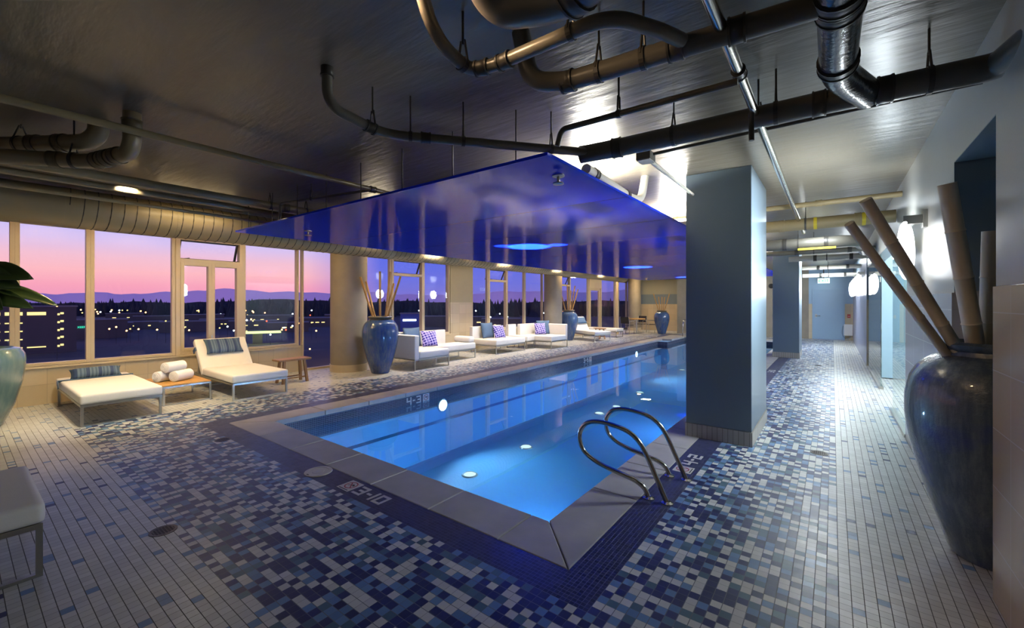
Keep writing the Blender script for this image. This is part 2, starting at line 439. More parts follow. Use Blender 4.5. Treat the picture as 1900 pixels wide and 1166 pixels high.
def canopy_mat():
    m, nt, b = newmat('blue_gloss_canopy')
    x, y, z = coords(nt)
    d = ((y - 2.60) / 1.35).fract(); j = d.lt(.006) * y.gt(3.0)
    c = cmix(nt, j, (.012, .065, .80), (.005, .006, .03))
    nt.links.new(c.k, b.inputs['Base Color']); setin(b, 'Roughness', .10); setin(b, 'Specular IOR Level', .6)
    setin(b, 'Coat Weight', .1); setin(b, 'Coat Roughness', .05)
    n = noise(nt, .9, 2); bump(nt, b, n, .02, .25)
    tl = nt.nodes.new('ShaderNodeBsdfTranslucent'); nt.links.new(cmix(nt, j, (.03, .10, 1.0), (.005, .006, .03)).k, tl.inputs[0])
    mx = nt.nodes.new('ShaderNodeMixShader'); mx.inputs[0].default_value = .40
    nt.links.new(b.outputs[0], mx.inputs[1]); nt.links.new(tl.outputs[0], mx.inputs[2]); nt.links.new(mx.outputs[0], nt.nodes['Material Output'].inputs[0])
    return m
M_canopy = canopy_mat()
M_disc = emis('disc_lamp_glow', (.95, .98, 1), 5.0)
M_tube = emis('warm_tube_glow', (1, .78, .42), 9.0)
M_coolglow = emis('cool_lamp_glow', (.95, 1, .97), 14.0)
M_poolglow = emis('pool_lamp_glow', (.85, .92, 1), 14.0)
M_floorglow = emis('pool_floor_glow', (1, .96, .85), 1.6)
M_exit = emis('exit_panel_glow', (.80, 1, .92), 2.4)
M_exitred = emis('exit_letters', (.02, .55, .22), 1.2)
M_skylight_edge = emis('yellow_window_glow', (1, .80, .30), 1.6)
M_sodium = emis('sodium_lamp_glow', (1, .42, .12), 12)
M_mercury = emis('white_lamp_glow', (.8, .92, 1), 9)
M_green = emis('green_sign_glow', (.05, .9, .55), 1.6)
M_redglow = emis('red_sign_glow', (1, .12, .05), 3)
M_lime = emis('lime_canopy_glow', (.75, 1, .35), 1.8)
M_forest = mat('far_forest', (.022, .026, .045), .9, var=.4, vscale=.05)
M_town = mat('dusk_ground', (.10, .075, .09), .9, var=.4, vscale=.03)
M_road = mat('dusk_road', (.16, .11, .10), .8, var=.2, vscale=.1)
M_mtn = mat('distant_mountain', (.62, .62, 1.0), .95, var=.06, vscale=.001)  # bluish haze is put into the base colour
M_bld = mat('dusk_building', (.10, .085, .095), .8, var=.15, vscale=.3)
M_bldblue = mat('blue_building', (.06, .10, .40), .6, var=.1, vscale=.3)
M_roof = mat('pale_flat_roof', (.22, .20, .24), .8)

# ================================================================== STRUCTURE
XW = -9.6; XR = .667
IX0, IX1, IY0, IY1 = -5.81, -1.605, 2.56, 20.5     # water edge
NX, NY = -5.42, 17.75                              # the basin narrows at the far end
# floor slab around the basin (no tile under the coping)
bm = B((XW - .1, X0, -3.2, 25.2, -.12, 0), (X1, 2.4, -3.2, 25.2, -.12, 0), (X0, X1, -3.2, Y0, -.12, 0), (X0, X1, Y1, 25.2, -.12, 0))
struct('floor', bm, M_deck, 'mosaic tiled pool deck in white, steel blue and navy', 'floor')
# coping: mitred slabs, one structure, each slab cut by a joint
def coping():
    bm = bmesh.new(); z0, z1 = -.067, .004; g = .004
    def prism(pts):
        a = [bm.verts.new((*p, z0)) for p in pts]; b = [bm.verts.new((*p, z1)) for p in pts]
        bm.faces.new(list(reversed(a))); bm.faces.new(b)
        for i in range(len(pts)): bm.faces.new((a[i], a[(i + 1) % len(pts)], b[(i + 1) % len(pts)], b[i]))
    # near side, along X
    xs = [X0, -5.30, -4.58, -3.86, -3.14, -2.42, -1.75, X1]
    for i in range(len(xs) - 1):
        a, b = xs[i] + (0 if i == 0 else g), xs[i + 1] - (0 if i == len(xs) - 2 else g)
        ia, ib = (IX0 if i == 0 else a), (IX1 if i == len(xs) - 2 else b)
        prism([(a + (g if i == 0 else 0), Y0), (b - (g if i == 6 else 0), Y0), (ib, IY0), (ia, IY0)])
    ys = [Y0] + [3.25 + .72 * k for k in range(24)] + [20.3]
    for i in range(len(ys) - 1):
        a, b = ys[i] + g, ys[i + 1] - g
        ia = IY0 + g if i == 0 else a
        prism([(X1, a), (X1, b), (IX1, b), (IX1, ia)])
        if a < 17.7: prism([(IX0, ia), (IX0, b), (X0, b), (X0, a)])
        else: prism([(NX, ia), (NX, b), (X0, b), (X0, a)])
    prism([(X0, 20.3), (X1, 20.3), (X1, Y1), (X0, Y1)])
    return bm
struct('pool_coping', coping(), M_stone, 'pale stone coping slabs around the pool edge', 'pool edge', bevel=.008)
# basin
bm = B((X0, IX0 + .0, IY0 - .3, NY, -1.4, -.067), (X0, NX, NY, Y1, -1.4, -.067), (IX1, X1, IY0 - .3, Y1, -1.4, -.067), (X0, X1, Y0 + .01, IY0, -1.4, -.067),
       (X0, X1, 20.5, Y1, -1.4, -.067), (X0, X1, Y0, Y1, -1.5, -1.2), (IX0, IX0 + .14, IY0, NY, -1.3, -.62), (IX1 - .14, IX1, IY0, 20.5, -1.3, -.62))
struct('pool_basin', bm, M_plaster, 'light blue plastered pool basin', 'pool')
bm = B((IX0 - .001, IX0 + .006, IY0, NY, -.36, -.068), (NX - .001, NX + .006, NY, 20.5, -.36, -.068), (IX1 - .006, IX1 + .001, IY0, 20.5, -.36, -.068))
struct('trim_1', bm, M_waterband, 'dark navy waterline mosaic along the long pool walls', 'tile band')
bm = B((IX0, IX1, IY0 - .001, IY0 + .006, -.36, -.068), (IX0, IX1, 20.494, 20.501, -.36, -.068), (IX0, NX, NY - .006, NY + .001, -.36, -.068))
struct('trim_2', bm, M_waterbandX, 'dark navy waterline mosaic across the pool ends', 'tile band')
bm = bmesh.new(); f = [bm.verts.new(p) for p in ((IX0 + .006, IY0 + .006, -.2), (IX1 - .006, IY0 + .006, -.2), (IX1 - .006, 20.494, -.2), (NX + .006, 20.494, -.2), (NX + .006, NY - .006, -.2), (IX0 + .006, NY - .006, -.2))]
bm.faces.new(f)
struct('pool_water', bm, M_water, 'still blue pool water', 'water')
# ceiling
struct('ceiling', B((XW - .3, 2.6, -3.2, 25.2, CEIL, CEIL + .25)), M_ceil, 'dark painted concrete ceiling', 'ceiling')
# wall behind the camera and the left end
struct('wall_back', B((XW - .3, 2.6, -3.2, -3.0, 0, CEIL)), M_paint_wall, 'painted wall behind the camera', 'wall')
# window wall: solid parts
SILL = .58; HEAD = 2.79
bm = B((XW - .22, XW, -3.0, 4.83, 0, SILL), (XW - .22, XW, 6.15, 9.5, 0, SILL), (XW - .22, XW, 10.53, 14.9, 0, SILL),
       (XW - .22, XW, 9.5, 10.53, 0, 1.56), (XW - .22, XW, 16.1, 19.1, 0, SILL))
struct('wall_left', bm, M_wtileX, 'cream tiled sill wall under the windows', 'wall')
struct('wall_left_header', B((XW - .22, XW, -3.0, 25.0, HEAD, CEIL)), M_paint_olive, 'painted header above the windows', 'wall')
struct('wall_left_pier', B((XW - .22, XW, 9.5, 10.53, 1.56, HEAD)), M_paint_olive, 'olive painted pier between the windows', 'wall')
# right wall, near block
bm = B((XR, XR + .9, -3.0, 3.285, 0, 1.635))
struct('wall_right', bm, M_rtile, 'greige tiled lower wall beside the camera', 'wall', bevel=.004)
bm = B((XR + .012, XR + .9, -3.0, 3.285, 1.635, CEIL), (XR + .012, 2.4, 3.285, 4.24, 2.535, CEIL), (XR + .012, XR + .95, 4.24, 6.62, 1.62, CEIL), (XR + .012, XR + .2, 6.62, 13.6, 2.42, CEIL), )
struct('wall_right_upper', bm, M_paint_wall, 'grey painted upper wall with the bamboo recess', 'wall')
bm = B((XR + .9, XR + 1.0, 3.0, 4.4, 1.635, 2.55), (XR + .012, XR + .95, 4.235, 4.245, 1.63, 2.535), (XR + .02, XR + .95, 3.28, 3.29, 1.635, 2.535), (XR + .013, XR + .95, 3.28, 4.24, 2.53, 2.54))
struct('wall_recess', bm, M_paint_recess, 'dark blue painted recess', 'wall')
struct('wall_recess_tile', B((XR + .9, XR + 1.0, 3.0, 4.4, 0, 1.635)), M_rtile, 'tiled lower wall inside the recess', 'wall')
M_rtile_lit = grid_mat('wall_tile_lit', ((.47, .47, .50), (.50, .50, .53)), (.38, .38, .40), .60, .30, (1, 2), .008, .22)  # right wall tile again, with the disc lamp's light put into its colour
struct('wall_right_tile', B((XR, XR + .95, 4.24, 6.62, 0, 1.62)), M_rtile_lit, 'tiled lower wall, coloured as lit, between the recess and the glass', 'wall')
# lobby behind the glass
bm = B((1.9, 2.0, 6.6, 13.7, 0, CEIL), (XR + .95, 1.95, 6.5, 6.62, 0, CEIL), (XR + .2, 1.95, 6.62, 13.6, 2.9, 3.0))
struct('wall_lobby', bm, M_lobby, 'white lobby walls behind the glass', 'wall')
bm = B((XR, 2.0, 13.6, 13.75, 0, 1.62))
struct('wall_jamb_tile', bm, M_wtileY, 'cream tiled jamb at the end of the lobby glass', 'wall')
struct('wall_jamb', B((XR, 2.0, 13.6, 13.75, 1.62, CEIL)), M_paint_recess, 'blue grey painted jamb', 'wall')
struct('wall_corridor', B((XR - .002, XR + .2, 13.62, 22.2, 0, 2.6)), M_lav, 'glossy lavender corridor wall', 'wall')
struct('wall_corridor_upper', B((XR, XR + .2, 13.75, 22.2, 2.6, CEIL)), M_paint_recess, 'painted strip above the corridor wall', 'wall')
# far walls
YF = 22.25
bm = B((-.82, -.70, YF, YF + .2, 0, 1.5), (.40, XR, YF, YF + .2, 0, 1.5))
struct('wall_far_tile', bm, M_wtileY, 'cream tile strips beside the far blue door', 'wall')
bm = B((-.82, -.70, YF, YF + .2, 1.5, 2.13), (.40, XR, YF, YF + .2, 1.5, 2.13), (-.82, XR, YF, YF + .2, 2.13, CEIL))
struct('wall_far', bm, M_paint_far, 'pale blue wall around the far door', 'wall')
struct('wall_far_concrete', B((-6.3, -.82, YF, YF + .2, 0, CEIL)), M_conc, 'bare concrete wall at the far end of the pool', 'wall')
struct('wall_end_tile', B((XW, -6.3, 24.0, 24.2, 0, 1.47)), M_wtileY, 'cream tiled end wall behind the dining corner', 'wall')
struct('wall_end_band', B((XW, -6.3, 24.0, 24.2, 1.47, 2.02)), M_paint_blue, 'blue painted band on the end wall', 'wall')
struct('wall_end_upper', B((XW, -6.3, 24.0, 24.2, 2.02, CEIL)), mat('end_wall_sage', (.30, .31, .25), .5), 'sage painted top of the end wall', 'wall')
struct('wall_end_return', B((-6.32, -6.3, YF + .2, 24.0, 0, CEIL)), M_conc, 'concrete return wall', 'wall')

# square pillars
def pillar(n, x0, x1, y0, y1, label):
    t_ = thing('square_pillar', label, 'pillar', ((x0 + x1) / 2, (y0 + y1) / 2, 0), kind='structure')
    hx, hy = (x1 - x0) / 2, (y1 - y0) / 2
    obj('shaft', B((-hx + .008, hx - .008, -hy + .008, hy - .008, .155, CEIL)), M_paint_blue, t_, bevel=.006)
    o = obj('tile_base', B((-hx, hx, -hy, hy, .0, .155)), [M_base, M_baseY], t_)
    for p in o.data.polygons:
        if abs(p.normal.x) > .5: p.material_index = 1
pillar(1, -1.375, -.685, 5.17, 6.45, 'large blue square pillar beside the handrails')
pillar(2, -1.375, -.73, 14.15, 15.4, 'smaller looking blue square pillar far down the corridor')
# round concrete columns
def column(x, y, r, label):
    t_ = thing('round_column', label, 'column', (x, y, 0), kind='structure')
    bm = bmesh.new(); lathe(bm, [(r, .16), (r, CEIL)], 56); obj('shaft', bm, M_conc, t_, smooth='auto')
    m = M_colbase
    bm = bmesh.new(); lathe(bm, [(r + .012, 0), (r + .012, .16)], 56); obj('tile_base', bm, m, t_, smooth='auto')
M_colbase = mat('column_base_tile', CREAM1, .3, var=.1, vscale=20, stretch=(10, 10, .1))
column(-8.9, 5.55, .40, 'round concrete column behind the nearest blue vase')
column(-8.9, 14.5, .36, 'round concrete column between the sofas and the second vase')
column(-8.9, 23.2, .36, 'round concrete column beside the dining corner')

# ---- windows
FD = (XW - .13, XW - .03)       # frame depth
def frame_boxes(y0, y1, z0, z1, w=.05, d=FD):
    return [(d[0], d[1], y0, y0 + w, z0, z1), (d[0], d[1], y1 - w, y1, z0, z1), (d[0], d[1], y0 + w, y1 - w, z0, z0 + w), (d[0], d[1], y0 + w, y1 - w, z1 - w, z1)]
WN = [0]
def window(y0, y1, z0=SILL, z1=HEAD, label='', fw=.05, sill=True):
    WN[0] += 1
    t_ = thing('window_%d' % WN[0], label, 'window', (0, 0, 0), kind='structure')
    obj('window_frame', B(*frame_boxes(y0, y1, z0, z1, fw)), M_frame, t_, bevel=.004)
    obj('pane', B((XW - .085, XW - .079, y0 + fw, y1 - fw, z0 + fw, z1 - fw)), M_glass, t_)
    if sill and z0 > .3: obj('window_sill', B((XW - .13, XW + .035, y0, y1, z0 - .03, z0)), M_frame, t_, bevel=.003)
    return t_
def window_awning(y0, y1, zt=2.30, split=True, label='', z0=SILL):
    WN[0] += 1
    t_ = thing('window_%d' % WN[0], label, 'window', (0, 0, 0), kind='structure')
    bs = frame_boxes(y0, y1, z0, HEAD, .07, (XW - .14, XW - .01)) + [(XW - .14, XW - .01, y0 + .07, y1 - .07, zt, zt + .07)]
    obj('window_frame', B(*bs), M_frame, t_, bevel=.004)
    a, b = y0 + .07, y1 - .07
    if split:
        mid = (a + b) / 2
        for (p, q) in ((a, mid), (mid, b)):
            s_ = obj('casement_sash', B(*frame_boxes(p, q, z0 + .07, zt, .055, (XW - .11, XW + .005))), M_frame, t_, bevel=.003)
            obj('pane', B((XW - .06, XW - .054, p + .05, q - .05, z0 + .12, zt - .05)), M_glass, s_)
        obj('window_handle', B((XW + .005, XW + .03, mid - .012, mid + .012, z0 + .22, z0 + .34)), M_steel, t_)
    else:
        obj('pane', B((XW - .085, XW - .079, a, b, z0 + .07, zt)), M_glass, t_)
    # awning sash hinged at the top, tipped outwards
    h = HEAD - .07 - (zt + .07); dx = .16
    bm = bmesh.new()
    def q(y, s): return (XW - .07 - dx * s, y, HEAD - .07 - h * s)
    for (ya, yb, s0, s1) in ((a, a + .035, 0, 1), (b - .035, b, 0, 1), (a, b, 0, .06), (a, b, .93, 1)):
        vs = []
        for dz in (0, -.035):
            for (yy, ss) in ((ya, s0), (yb, s0), (yb, s1), (ya, s1)):
                p = q(yy, ss); vs.append(bm.verts.new((p[0] + dz, p[1], p[2])))
        for f_ in ((0, 1, 2, 3), (7, 6, 5, 4), (0, 4, 5, 1), (1, 5, 6, 2), (2, 6, 7, 3), (3, 7, 4, 0)): bm.faces.new([vs[i] for i in f_])
    s_ = obj('awning_sash', bm, M_framedark, t_)
    bm = bmesh.new()
    for dz in (0, -.006):
        pass
    vs = [bm.verts.new((q(yy, ss)[0] + dz - .01, yy, q(yy, ss)[2])) for dz in (0, -.006) for (yy, ss) in ((a + .03, .05), (b - .03, .05), (b - .03, .94), (a + .03, .94))]
    for f_ in ((0, 1, 2, 3), (7, 6, 5, 4), (0, 4, 5, 1), (1, 5, 6, 2), (2, 6, 7, 3), (3, 7, 4, 0)): bm.faces.new([vs[i] for i in f_])
    obj('pane', bm, M_glass, s_)
    for yy in (a + .05, b - .08):
        bm = bmesh.new(); p = q(yy, .95); tube(bm, [(XW - .05, yy + .1, zt + .09), (p[0], p[1], p[2] - .01)], .007, 8); obj('stay_arm', bm, M_framedark, t_)
    obj('window_sill', B((XW - .13, XW + .035, y0, y1, z0 - .03, z0)), M_frame, t_, bevel=.003)
    return t_
window(-3.0, -.55, label='leftmost window pane behind the leafy plant')
window(-.55, .58, label='window left of the first wide pane, partly behind the plant')
window(.58, 1.38, label='tall window over the flat lounger with the parking garage view')
window(1.38, 2.50, label='tall window between the flat lounger and the casement pair')
window_awning(2.50, 3.62, label='casement pair with a tipped awning pane above the raised lounger')
window(3.62, 4.76, label='tall window right of the first casement pair')
window(4.83, 6.15, 0.0, HEAD, 'floor to ceiling pane beside the nearest round column', .04)
window(6.15, 7.28, label='window right behind the nearest blue vase')
window_awning(7.28, 8.42, split=False, label='window with tipped awning pane above the first sofa')
window(8.42, 9.50, label='window between the awning pane and the tiled pier')
window(10.53, 11.38, label='narrow window just right of the tiled pier')
window_awning(11.38, 12.45, split=False, label='window with tipped awning pane above the middle sofa')
window(12.45, 13.6, label='window left of the corner sofa')
window(13.6, 14.9, label='window behind the second round column')
window_awning(16.1, 17.2, split=False, label='window with tipped awning pane behind the second vase')
window(17.2, 19.05, label='wide dark window behind the far lounger')
window(20.45, 22.3, 0.0, HEAD, 'floor length pane right of the terrace door', .06)
window(22.3, 24.0, 0.0, HEAD, 'floor length pane behind the dining table', .08)
# terrace door
t_ = thing('door_1', 'cream framed glass terrace door at the far window wall', 'door', kind='structure')
obj('door_frame', B(*frame_boxes(19.05, 20.45, 0, HEAD, .12, (XW - .14, XW + .01)), (XW - .14, XW + .01, 19.17, 20.33, 2.28, HEAD - .12)), M_frame, t_, bevel=.004)
obj('door_leaf', B(*frame_boxes(19.17, 20.33, .02, 2.28, .12, (XW - .11, XW - .03))), M_frame, t_, bevel=.004)
obj('pane', B((XW - .075, XW - .069, 19.29, 20.21, .14, 2.16)), M_glass, t_)
# glass screen in front of the dining corner
t_ = thing('door_2', 'dark glass screen with a white post in front of the dining corner', 'glass screen', kind='structure')
obj('post', B((-8.30, -8.20, 19.30, 19.40, 0, 2.55)), M_frame, t_, bevel=.004)
obj('pane', B((-9.45, -8.30, 19.34, 19.352, .03, 2.55)), M_glass, t_)
obj('rail', B((-9.5, -8.30, 19.31, 19.38, 0, .03)), M_frame, t_)
struct('baseboard_left', B((-9.4, -6.35, 19.25, 19.45, 0, .03)), M_tilewhite, 'white threshold before the dining corner', 'threshold')
# far blue door
t_ = thing('door_3', 'pale blue exit door at the end of the corridor', 'door', kind='structure')
obj('door_frame', B((-.70, -.64, YF - .03, YF + .12, 0, 2.13), (.34, .40, YF - .03, YF + .12, 0, 2.13), (-.64, .34, YF - .03, YF + .12, 2.07, 2.13)), M_paint_far, t_, bevel=.003)
lf = obj('door_leaf', B((-.64, .34, YF + .0, YF + .05, .012, 2.07)), M_paint_far, t_)
bm = bmesh.new(); tube(bm, fillet([(-.56, YF, 1.0), (-.56, YF - .07, 1.0), (-.42, YF - .07, 1.0)], .03), .012, 10); obj('door_handle', bm, M_steel, lf, smooth=True)
obj('strike_plate', B((-.60, -.53, YF - .006, YF, .93, 1.07)), M_steel, lf)
# lobby glass
t_ = thing('glass_partition', 'frameless glass panel in a steel floor channel beside the big vase', 'glass panel', kind='structure')
obj('pane', B((XR + .02, XR + .032, 6.62, 8.15, .03, 2.42)), M_glass_green, t_)
obj('floor_channel', B((XR - .01, XR + .06, 6.62, 8.2, 0, .035)), M_steel, t_)
t_ = thing('glass_partition', 'frameless glass panel further down before the lavender wall', 'glass panel', kind='structure')
obj('pane', B((XR + .02, XR + .032, 10.05, 13.6, .05, 2.42)), M_glass_green, t_)
obj('floor_channel', B((XR - .01, XR + .06, 10.05, 12.2, 0, .05)), M_steel, t_)
# open lobby door
t_ = thing('door_4', 'light blue lobby door behind the glass', 'door', kind='structure')
obj('door_leaf', B((.80, 1.75, 11.5, 11.55, .02, 2.85)), mat('lobby_door_blue', (.36, .52, .62), .35), t_)
obj('hinge', B((.785, .80, 11.49, 11.54, 1.0, 1.12), (.785, .80, 11.49, 11.54, .3, .42), (.785, .80, 11.49, 11.54, 2.2, 2.32)), M_steel, t_)

# ================================================================== CANOPY
cx0, cx1, cy0, cy1, cz = -6.92, -1.58, 2.5, 19.2, 2.575
t_ = thing('suspended_canopy', 'huge glossy blue canopy hung over the pool', 'canopy', (0, 0, 0))
bm = B((cx0, cx1, cy0, cy1, cz, cz + .022)); obj('canopy_panel', bm, M_canopy, t_)
for k in range(12):
    y = cy0 + .08 + k * 1.5
    bm = bmesh.new(); tube(bm, [(cx0 + .25, y, cz + .04), (cx0 + .25, y, CEIL)], .006, 6); obj('hanger_rod', bm, M_band, t_)
for k in range(7):
    x = cx0 + .9 + k * .68
    bm = bmesh.new(); tube(bm, [(x, cy0 + .12, cz + .04), (x, cy0 + .12, CEIL)], .006, 6); obj('hanger_rod', bm, M_band, t_)
# uplight fittings on the canopy
for i, (x, y, p) in enumerate(UPL):
    t_ = thing('uplight', 'linear uplight standing on the canopy', 'lamp', (x, y, cz + .022), group='uplights on top of the blue canopy')
    obj('housing', B((-.15, .15, -.27, .27, 0, .05)), M_plastic, t_)
    obj('lens', B((-.12, .12, -.24, .24, .05, .055)), M_coolglow if x > -5 else M_tube, t_)

def sprinkler(x, y, z, label, zt):
    t_ = thing('sprinkler', label, 'sprinkler', (x, y, z))
    bm = bmesh.new(); lathe(bm, [(.012, .0), (.045, .004), (.045, .012), (.012, .016)], 20); obj('deflector', bm, M_steel, t_, smooth='auto')
    bm = bmesh.new(); tube(bm, [(0, 0, .012), (0, 0, zt - z)], .012, 10); obj('stem', bm, M_steel, t_, smooth=True)
    bm = bmesh.new(); lathe(bm, [(.01, zt - z - .012), (.05, zt - z - .01), (.05, zt - z)], 20); obj('escutcheon', bm, M_steel, t_)
sprinkler(-1.76, 2.95, 2.50, 'sprinkler head under the near right corner of the canopy', cz)
sprinkler(-5.95, 3.07, 2.50, 'sprinkler head under the near left corner of the canopy', cz)
sprinkler(-6.2, 17.5, 2.50, 'sprinkler head under the far end of the canopy', cz)

# ================================================================== PIPES
def ring(bm, p, d, r, w):
    p = Vector(p); d = Vector(d).normalized(); tube(bm, [p - d * w / 2, p + d * w / 2], r, 20)
def pipe(name, label, pts, r, m=None, R=.15, bands=(), hang=(), seg=20, cat='pipe'):
    """bands / hang: (segment index, fraction)"""
    m = m or M_pipe
    t_ = thing(name, label, cat, pts[0])
    o0 = Vector(pts[0]); L = [Vector(p) - o0 for p in pts]
    bm = bmesh.new(); tube(bm, fillet(L, R, 10), r, seg); obj('pipe_run', bm, m, t_, smooth='auto')
    for (i, f_) in bands:
        bm = bmesh.new(); p = L[i].lerp(L[i + 1], f_); d = L[i + 1] - L[i]; d.normalize()
        tube(bm, [p - d * .035, p - d * .03, p + d * .03, p + d * .035], [r + .002, r + .006, r + .006, r + .002], seg)
        for s in (-.03, .03): tube(bm, [p + d * (s - .005), p + d * (s + .005)], r + .010, seg)
        obj('coupling', bm, M_band_lit if m is M_pipe_lit else (M_band if m is not M_duct else m), t_, smooth='auto')
    for (i, f_) in hang:
        bm = bmesh.new(); p = L[i].lerp(L[i + 1], f_); d = (L[i + 1] - L[i]).normalized()
        tube(bm, [p - d * .012, p + d * .012], r + .006, seg)
        side = d.cross(Vector((0, 0, 1))).normalized()
        top = p + Vector((0, 0, r + .09))
        for s in (-1, 1): tube(bm, [p + side * s * (r + .003), top + side * s * .012], .006, 6)
        tube(bm, [top - Vector((0, 0, .02)), Vector((p.x, p.y, CEIL - o0.z))], .006, 8)
        obj('hanger', bm, M_band, t_)
    return t_
ZP = 2.75
def cr(x, y): return (x, y, ZP)
pipe('drain_pipe', 'long thin drain pipe dropping from the ceiling and running to the canopy corner',
     [(-2.535, 1.43, CEIL), (-2.535, 1.43, 2.79), (-2.516, 1.784, 2.74), (-2.46, 1.93, 2.74), (-1.50, 3.10, 2.74), (-1.28, 3.17, 2.74)], .032, R=.22, bands=((1, .85), (3, .12), (0, .1)), hang=((3, .05), (3, .3), (3, .75), (1, .9)))
pipe('large_drain_pipe', 'large dark drain pipe crossing from the canopy corner to the right wall',
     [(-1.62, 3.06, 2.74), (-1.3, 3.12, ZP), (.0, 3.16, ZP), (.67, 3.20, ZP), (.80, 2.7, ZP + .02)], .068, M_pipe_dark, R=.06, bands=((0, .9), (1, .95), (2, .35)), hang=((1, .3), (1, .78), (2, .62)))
pipe('foil_pipe', 'shiny foil wrapped pipe running overhead towards the cross pipe',
     [(.03, .9, ZP), (.02, 2.80, ZP), (.16, 3.19, ZP)], .078, M_foil, R=.12, bands=((0, .62), (0, .66), (0, .93)))
pipe('drain_pipe', 'bent drain pipe rising to the ceiling at the top edge',
     [(-1.46, 1.22, CEIL), (-1.50, 1.38, 2.80), (-1.50, 1.62, ZP), (-1.36, 1.66, ZP), (-.74, 1.66, ZP), (-.60, 1.90, ZP), (-.55, 2.02, ZP)], .032, R=.12, bands=((2, .5), (3, .1)), hang=((3, .7), (1, .8)))
pipe('large_drain_pipe', 'large dark drain pipe with an elbow above the canopy corner',
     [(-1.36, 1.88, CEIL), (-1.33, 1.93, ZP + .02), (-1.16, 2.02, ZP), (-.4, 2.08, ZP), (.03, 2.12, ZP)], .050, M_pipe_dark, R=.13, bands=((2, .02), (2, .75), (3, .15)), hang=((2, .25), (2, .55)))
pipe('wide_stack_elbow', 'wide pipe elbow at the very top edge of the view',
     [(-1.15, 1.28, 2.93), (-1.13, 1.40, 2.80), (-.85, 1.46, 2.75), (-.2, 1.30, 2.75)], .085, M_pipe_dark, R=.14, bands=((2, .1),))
pipe('sprinkler_main', 'long silver sprinkler main running down the corridor ceiling',
     [(-.39, .8, 2.76), (-.40, 8.9, 2.76)], .026, M_silver, bands=((0, .21), (0, .30)), hang=((0, .3),))
pipe('sprinkler_branch', 'thin dark branch pipe from the silver main to the canopy corner',
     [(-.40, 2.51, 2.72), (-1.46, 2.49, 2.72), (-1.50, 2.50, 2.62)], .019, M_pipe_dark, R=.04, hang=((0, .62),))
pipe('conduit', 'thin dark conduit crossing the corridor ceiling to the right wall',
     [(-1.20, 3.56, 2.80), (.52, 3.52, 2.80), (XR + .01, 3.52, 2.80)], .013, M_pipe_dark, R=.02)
pipe('sprinkler_drop', 'dark sprinkler drop hanging beside the large pillar', [(-.40, 2.98, 2.72), (-.40, 2.98, 2.55)], .016, M_band)
t_ = thing('junction_box', 'small square junction box near the canopy edge', 'box', (-1.28, 3.6, 2.80)); obj('box_body', B((-.06, .06, -.07, .07, -.035, .035)), M_pipe_dark, t_, bevel=.003)
obj('lid', B((-.055, .055, -.065, .065, -.042, -.035)), M_plastic, t_)
pipe('conduit', 'pale conduit running back from the junction box to the big pillar', [(-1.28, 3.68, 2.80), (-1.30, 6.2, 2.80)], .018, M_plastic)
pipe('drain_pipe', 'pale green pipe with an elbow just above the canopy edge',
     [(-1.72, 3.35, 2.72), (-1.80, 4.6, 2.72), (-1.78, 4.85, 2.74), (-1.75, 4.9, CEIL)], .045, M_plastic, R=.12, bands=((0, .15), (0, .85)))
# far cross pipes above the corridor
for k, (y, z, r, x0_, m_, lb) in enumerate(((6.9, 2.86, .035, -3.4, M_duct, 'thin cream cross pipe behind the big pillar'), (7.55, 2.70, .085, -1.3, M_duct, 'wide cream cross duct over the corridor with yellow markers'), (10.2, 2.72, .11, -1.3, M_pipe, 'thick grey cross pipe ending in an elbow'),
        (10.9, 2.62, .05, -1.3, M_pipe, 'slim grey cross pipe below the thick one'), (13.0, 2.66, .07, -.9, M_plastic, 'pale cross pipe above the smaller pillar'), (16.0, 2.62, .06, -.9, M_plastic, 'pale cross pipe before the exit sign'), (19.2, 2.55, .07, -.9, M_plastic, 'farthest pale cross pipe before the blue door'))):
    pipe('cross_pipe', lb, [(x0_, y, z), (XR if k != 2 else .28, y, z)] if k != 2 else [(x0_, y, z), (.2, y, z), (.42, y + .25, z), (.55, y + 1.6, z - .05)], r, m_, R=.15, bands=((0, .35), (0, .8)), hang=((0, .5),))
for (x, y, z, lb) in ((-.20, 7.46, 2.70, 'left yellow marker band on the cream cross duct'), (.34, 7.46, 2.70, 'right yellow marker band on the cream cross duct')):
    bm = bmesh.new(); tube(bm, [(x - .02, 7.55, z), (x + .02, 7.55, z)], .089, 20); o = obj('marker_band', bm, M_yellow); tag(o, lb, 'marker')
o = obj('marker_band', B((-.55, .05, 10.06, 10.085, 2.58, 2.62)), M_yellow); tag(o, 'long yellow marker strip on the thick grey cross pipe', 'marker')
# left ceiling pipes
pipe('sprinkler_main', 'thin sprinkler main crossing the dark ceiling from the left edge', [(-4.25, -3.0, 2.86), (-4.25, 3.4, 2.86), (-4.25, 4.3, 2.86)], .028, M_pipe_lit, bands=((0, .93),), hang=((0, .35),))
pipe('sprinkler_branch', 'thin branch pipe dropping onto the near left canopy edge', [(-4.25, 2.9, 2.84), (-5.55, 2.62, 2.84), (-5.75, 2.6, 2.84), (-5.76, 2.6, 2.62)], .016, R=.04, hang=((0, .7),))
pipe('fire_main', 'upper fire main along the duct', [(-6.05, -3.0, 2.86), (-6.05, 4.0, 2.86), (-6.05, 12, 2.86)], .05, M_pipe_lit, bands=((0, .83),), hang=((0, .80), (0, .87)))
pipe('fire_main', 'middle fire main along the duct', [(-6.45, -3.0, 2.84), (-6.45, 9.0, 2.84)], .035, M_pipe_lit, hang=((0, .56),))
pipe('fire_main', 'lower thin pipe in front of the spiral duct', [(-6.75, -3.0, 2.75), (-6.75, 9.0, 2.75)], .022, M_duct, hang=((0, .55),))  # duct colour stands in for warm light on this pipe
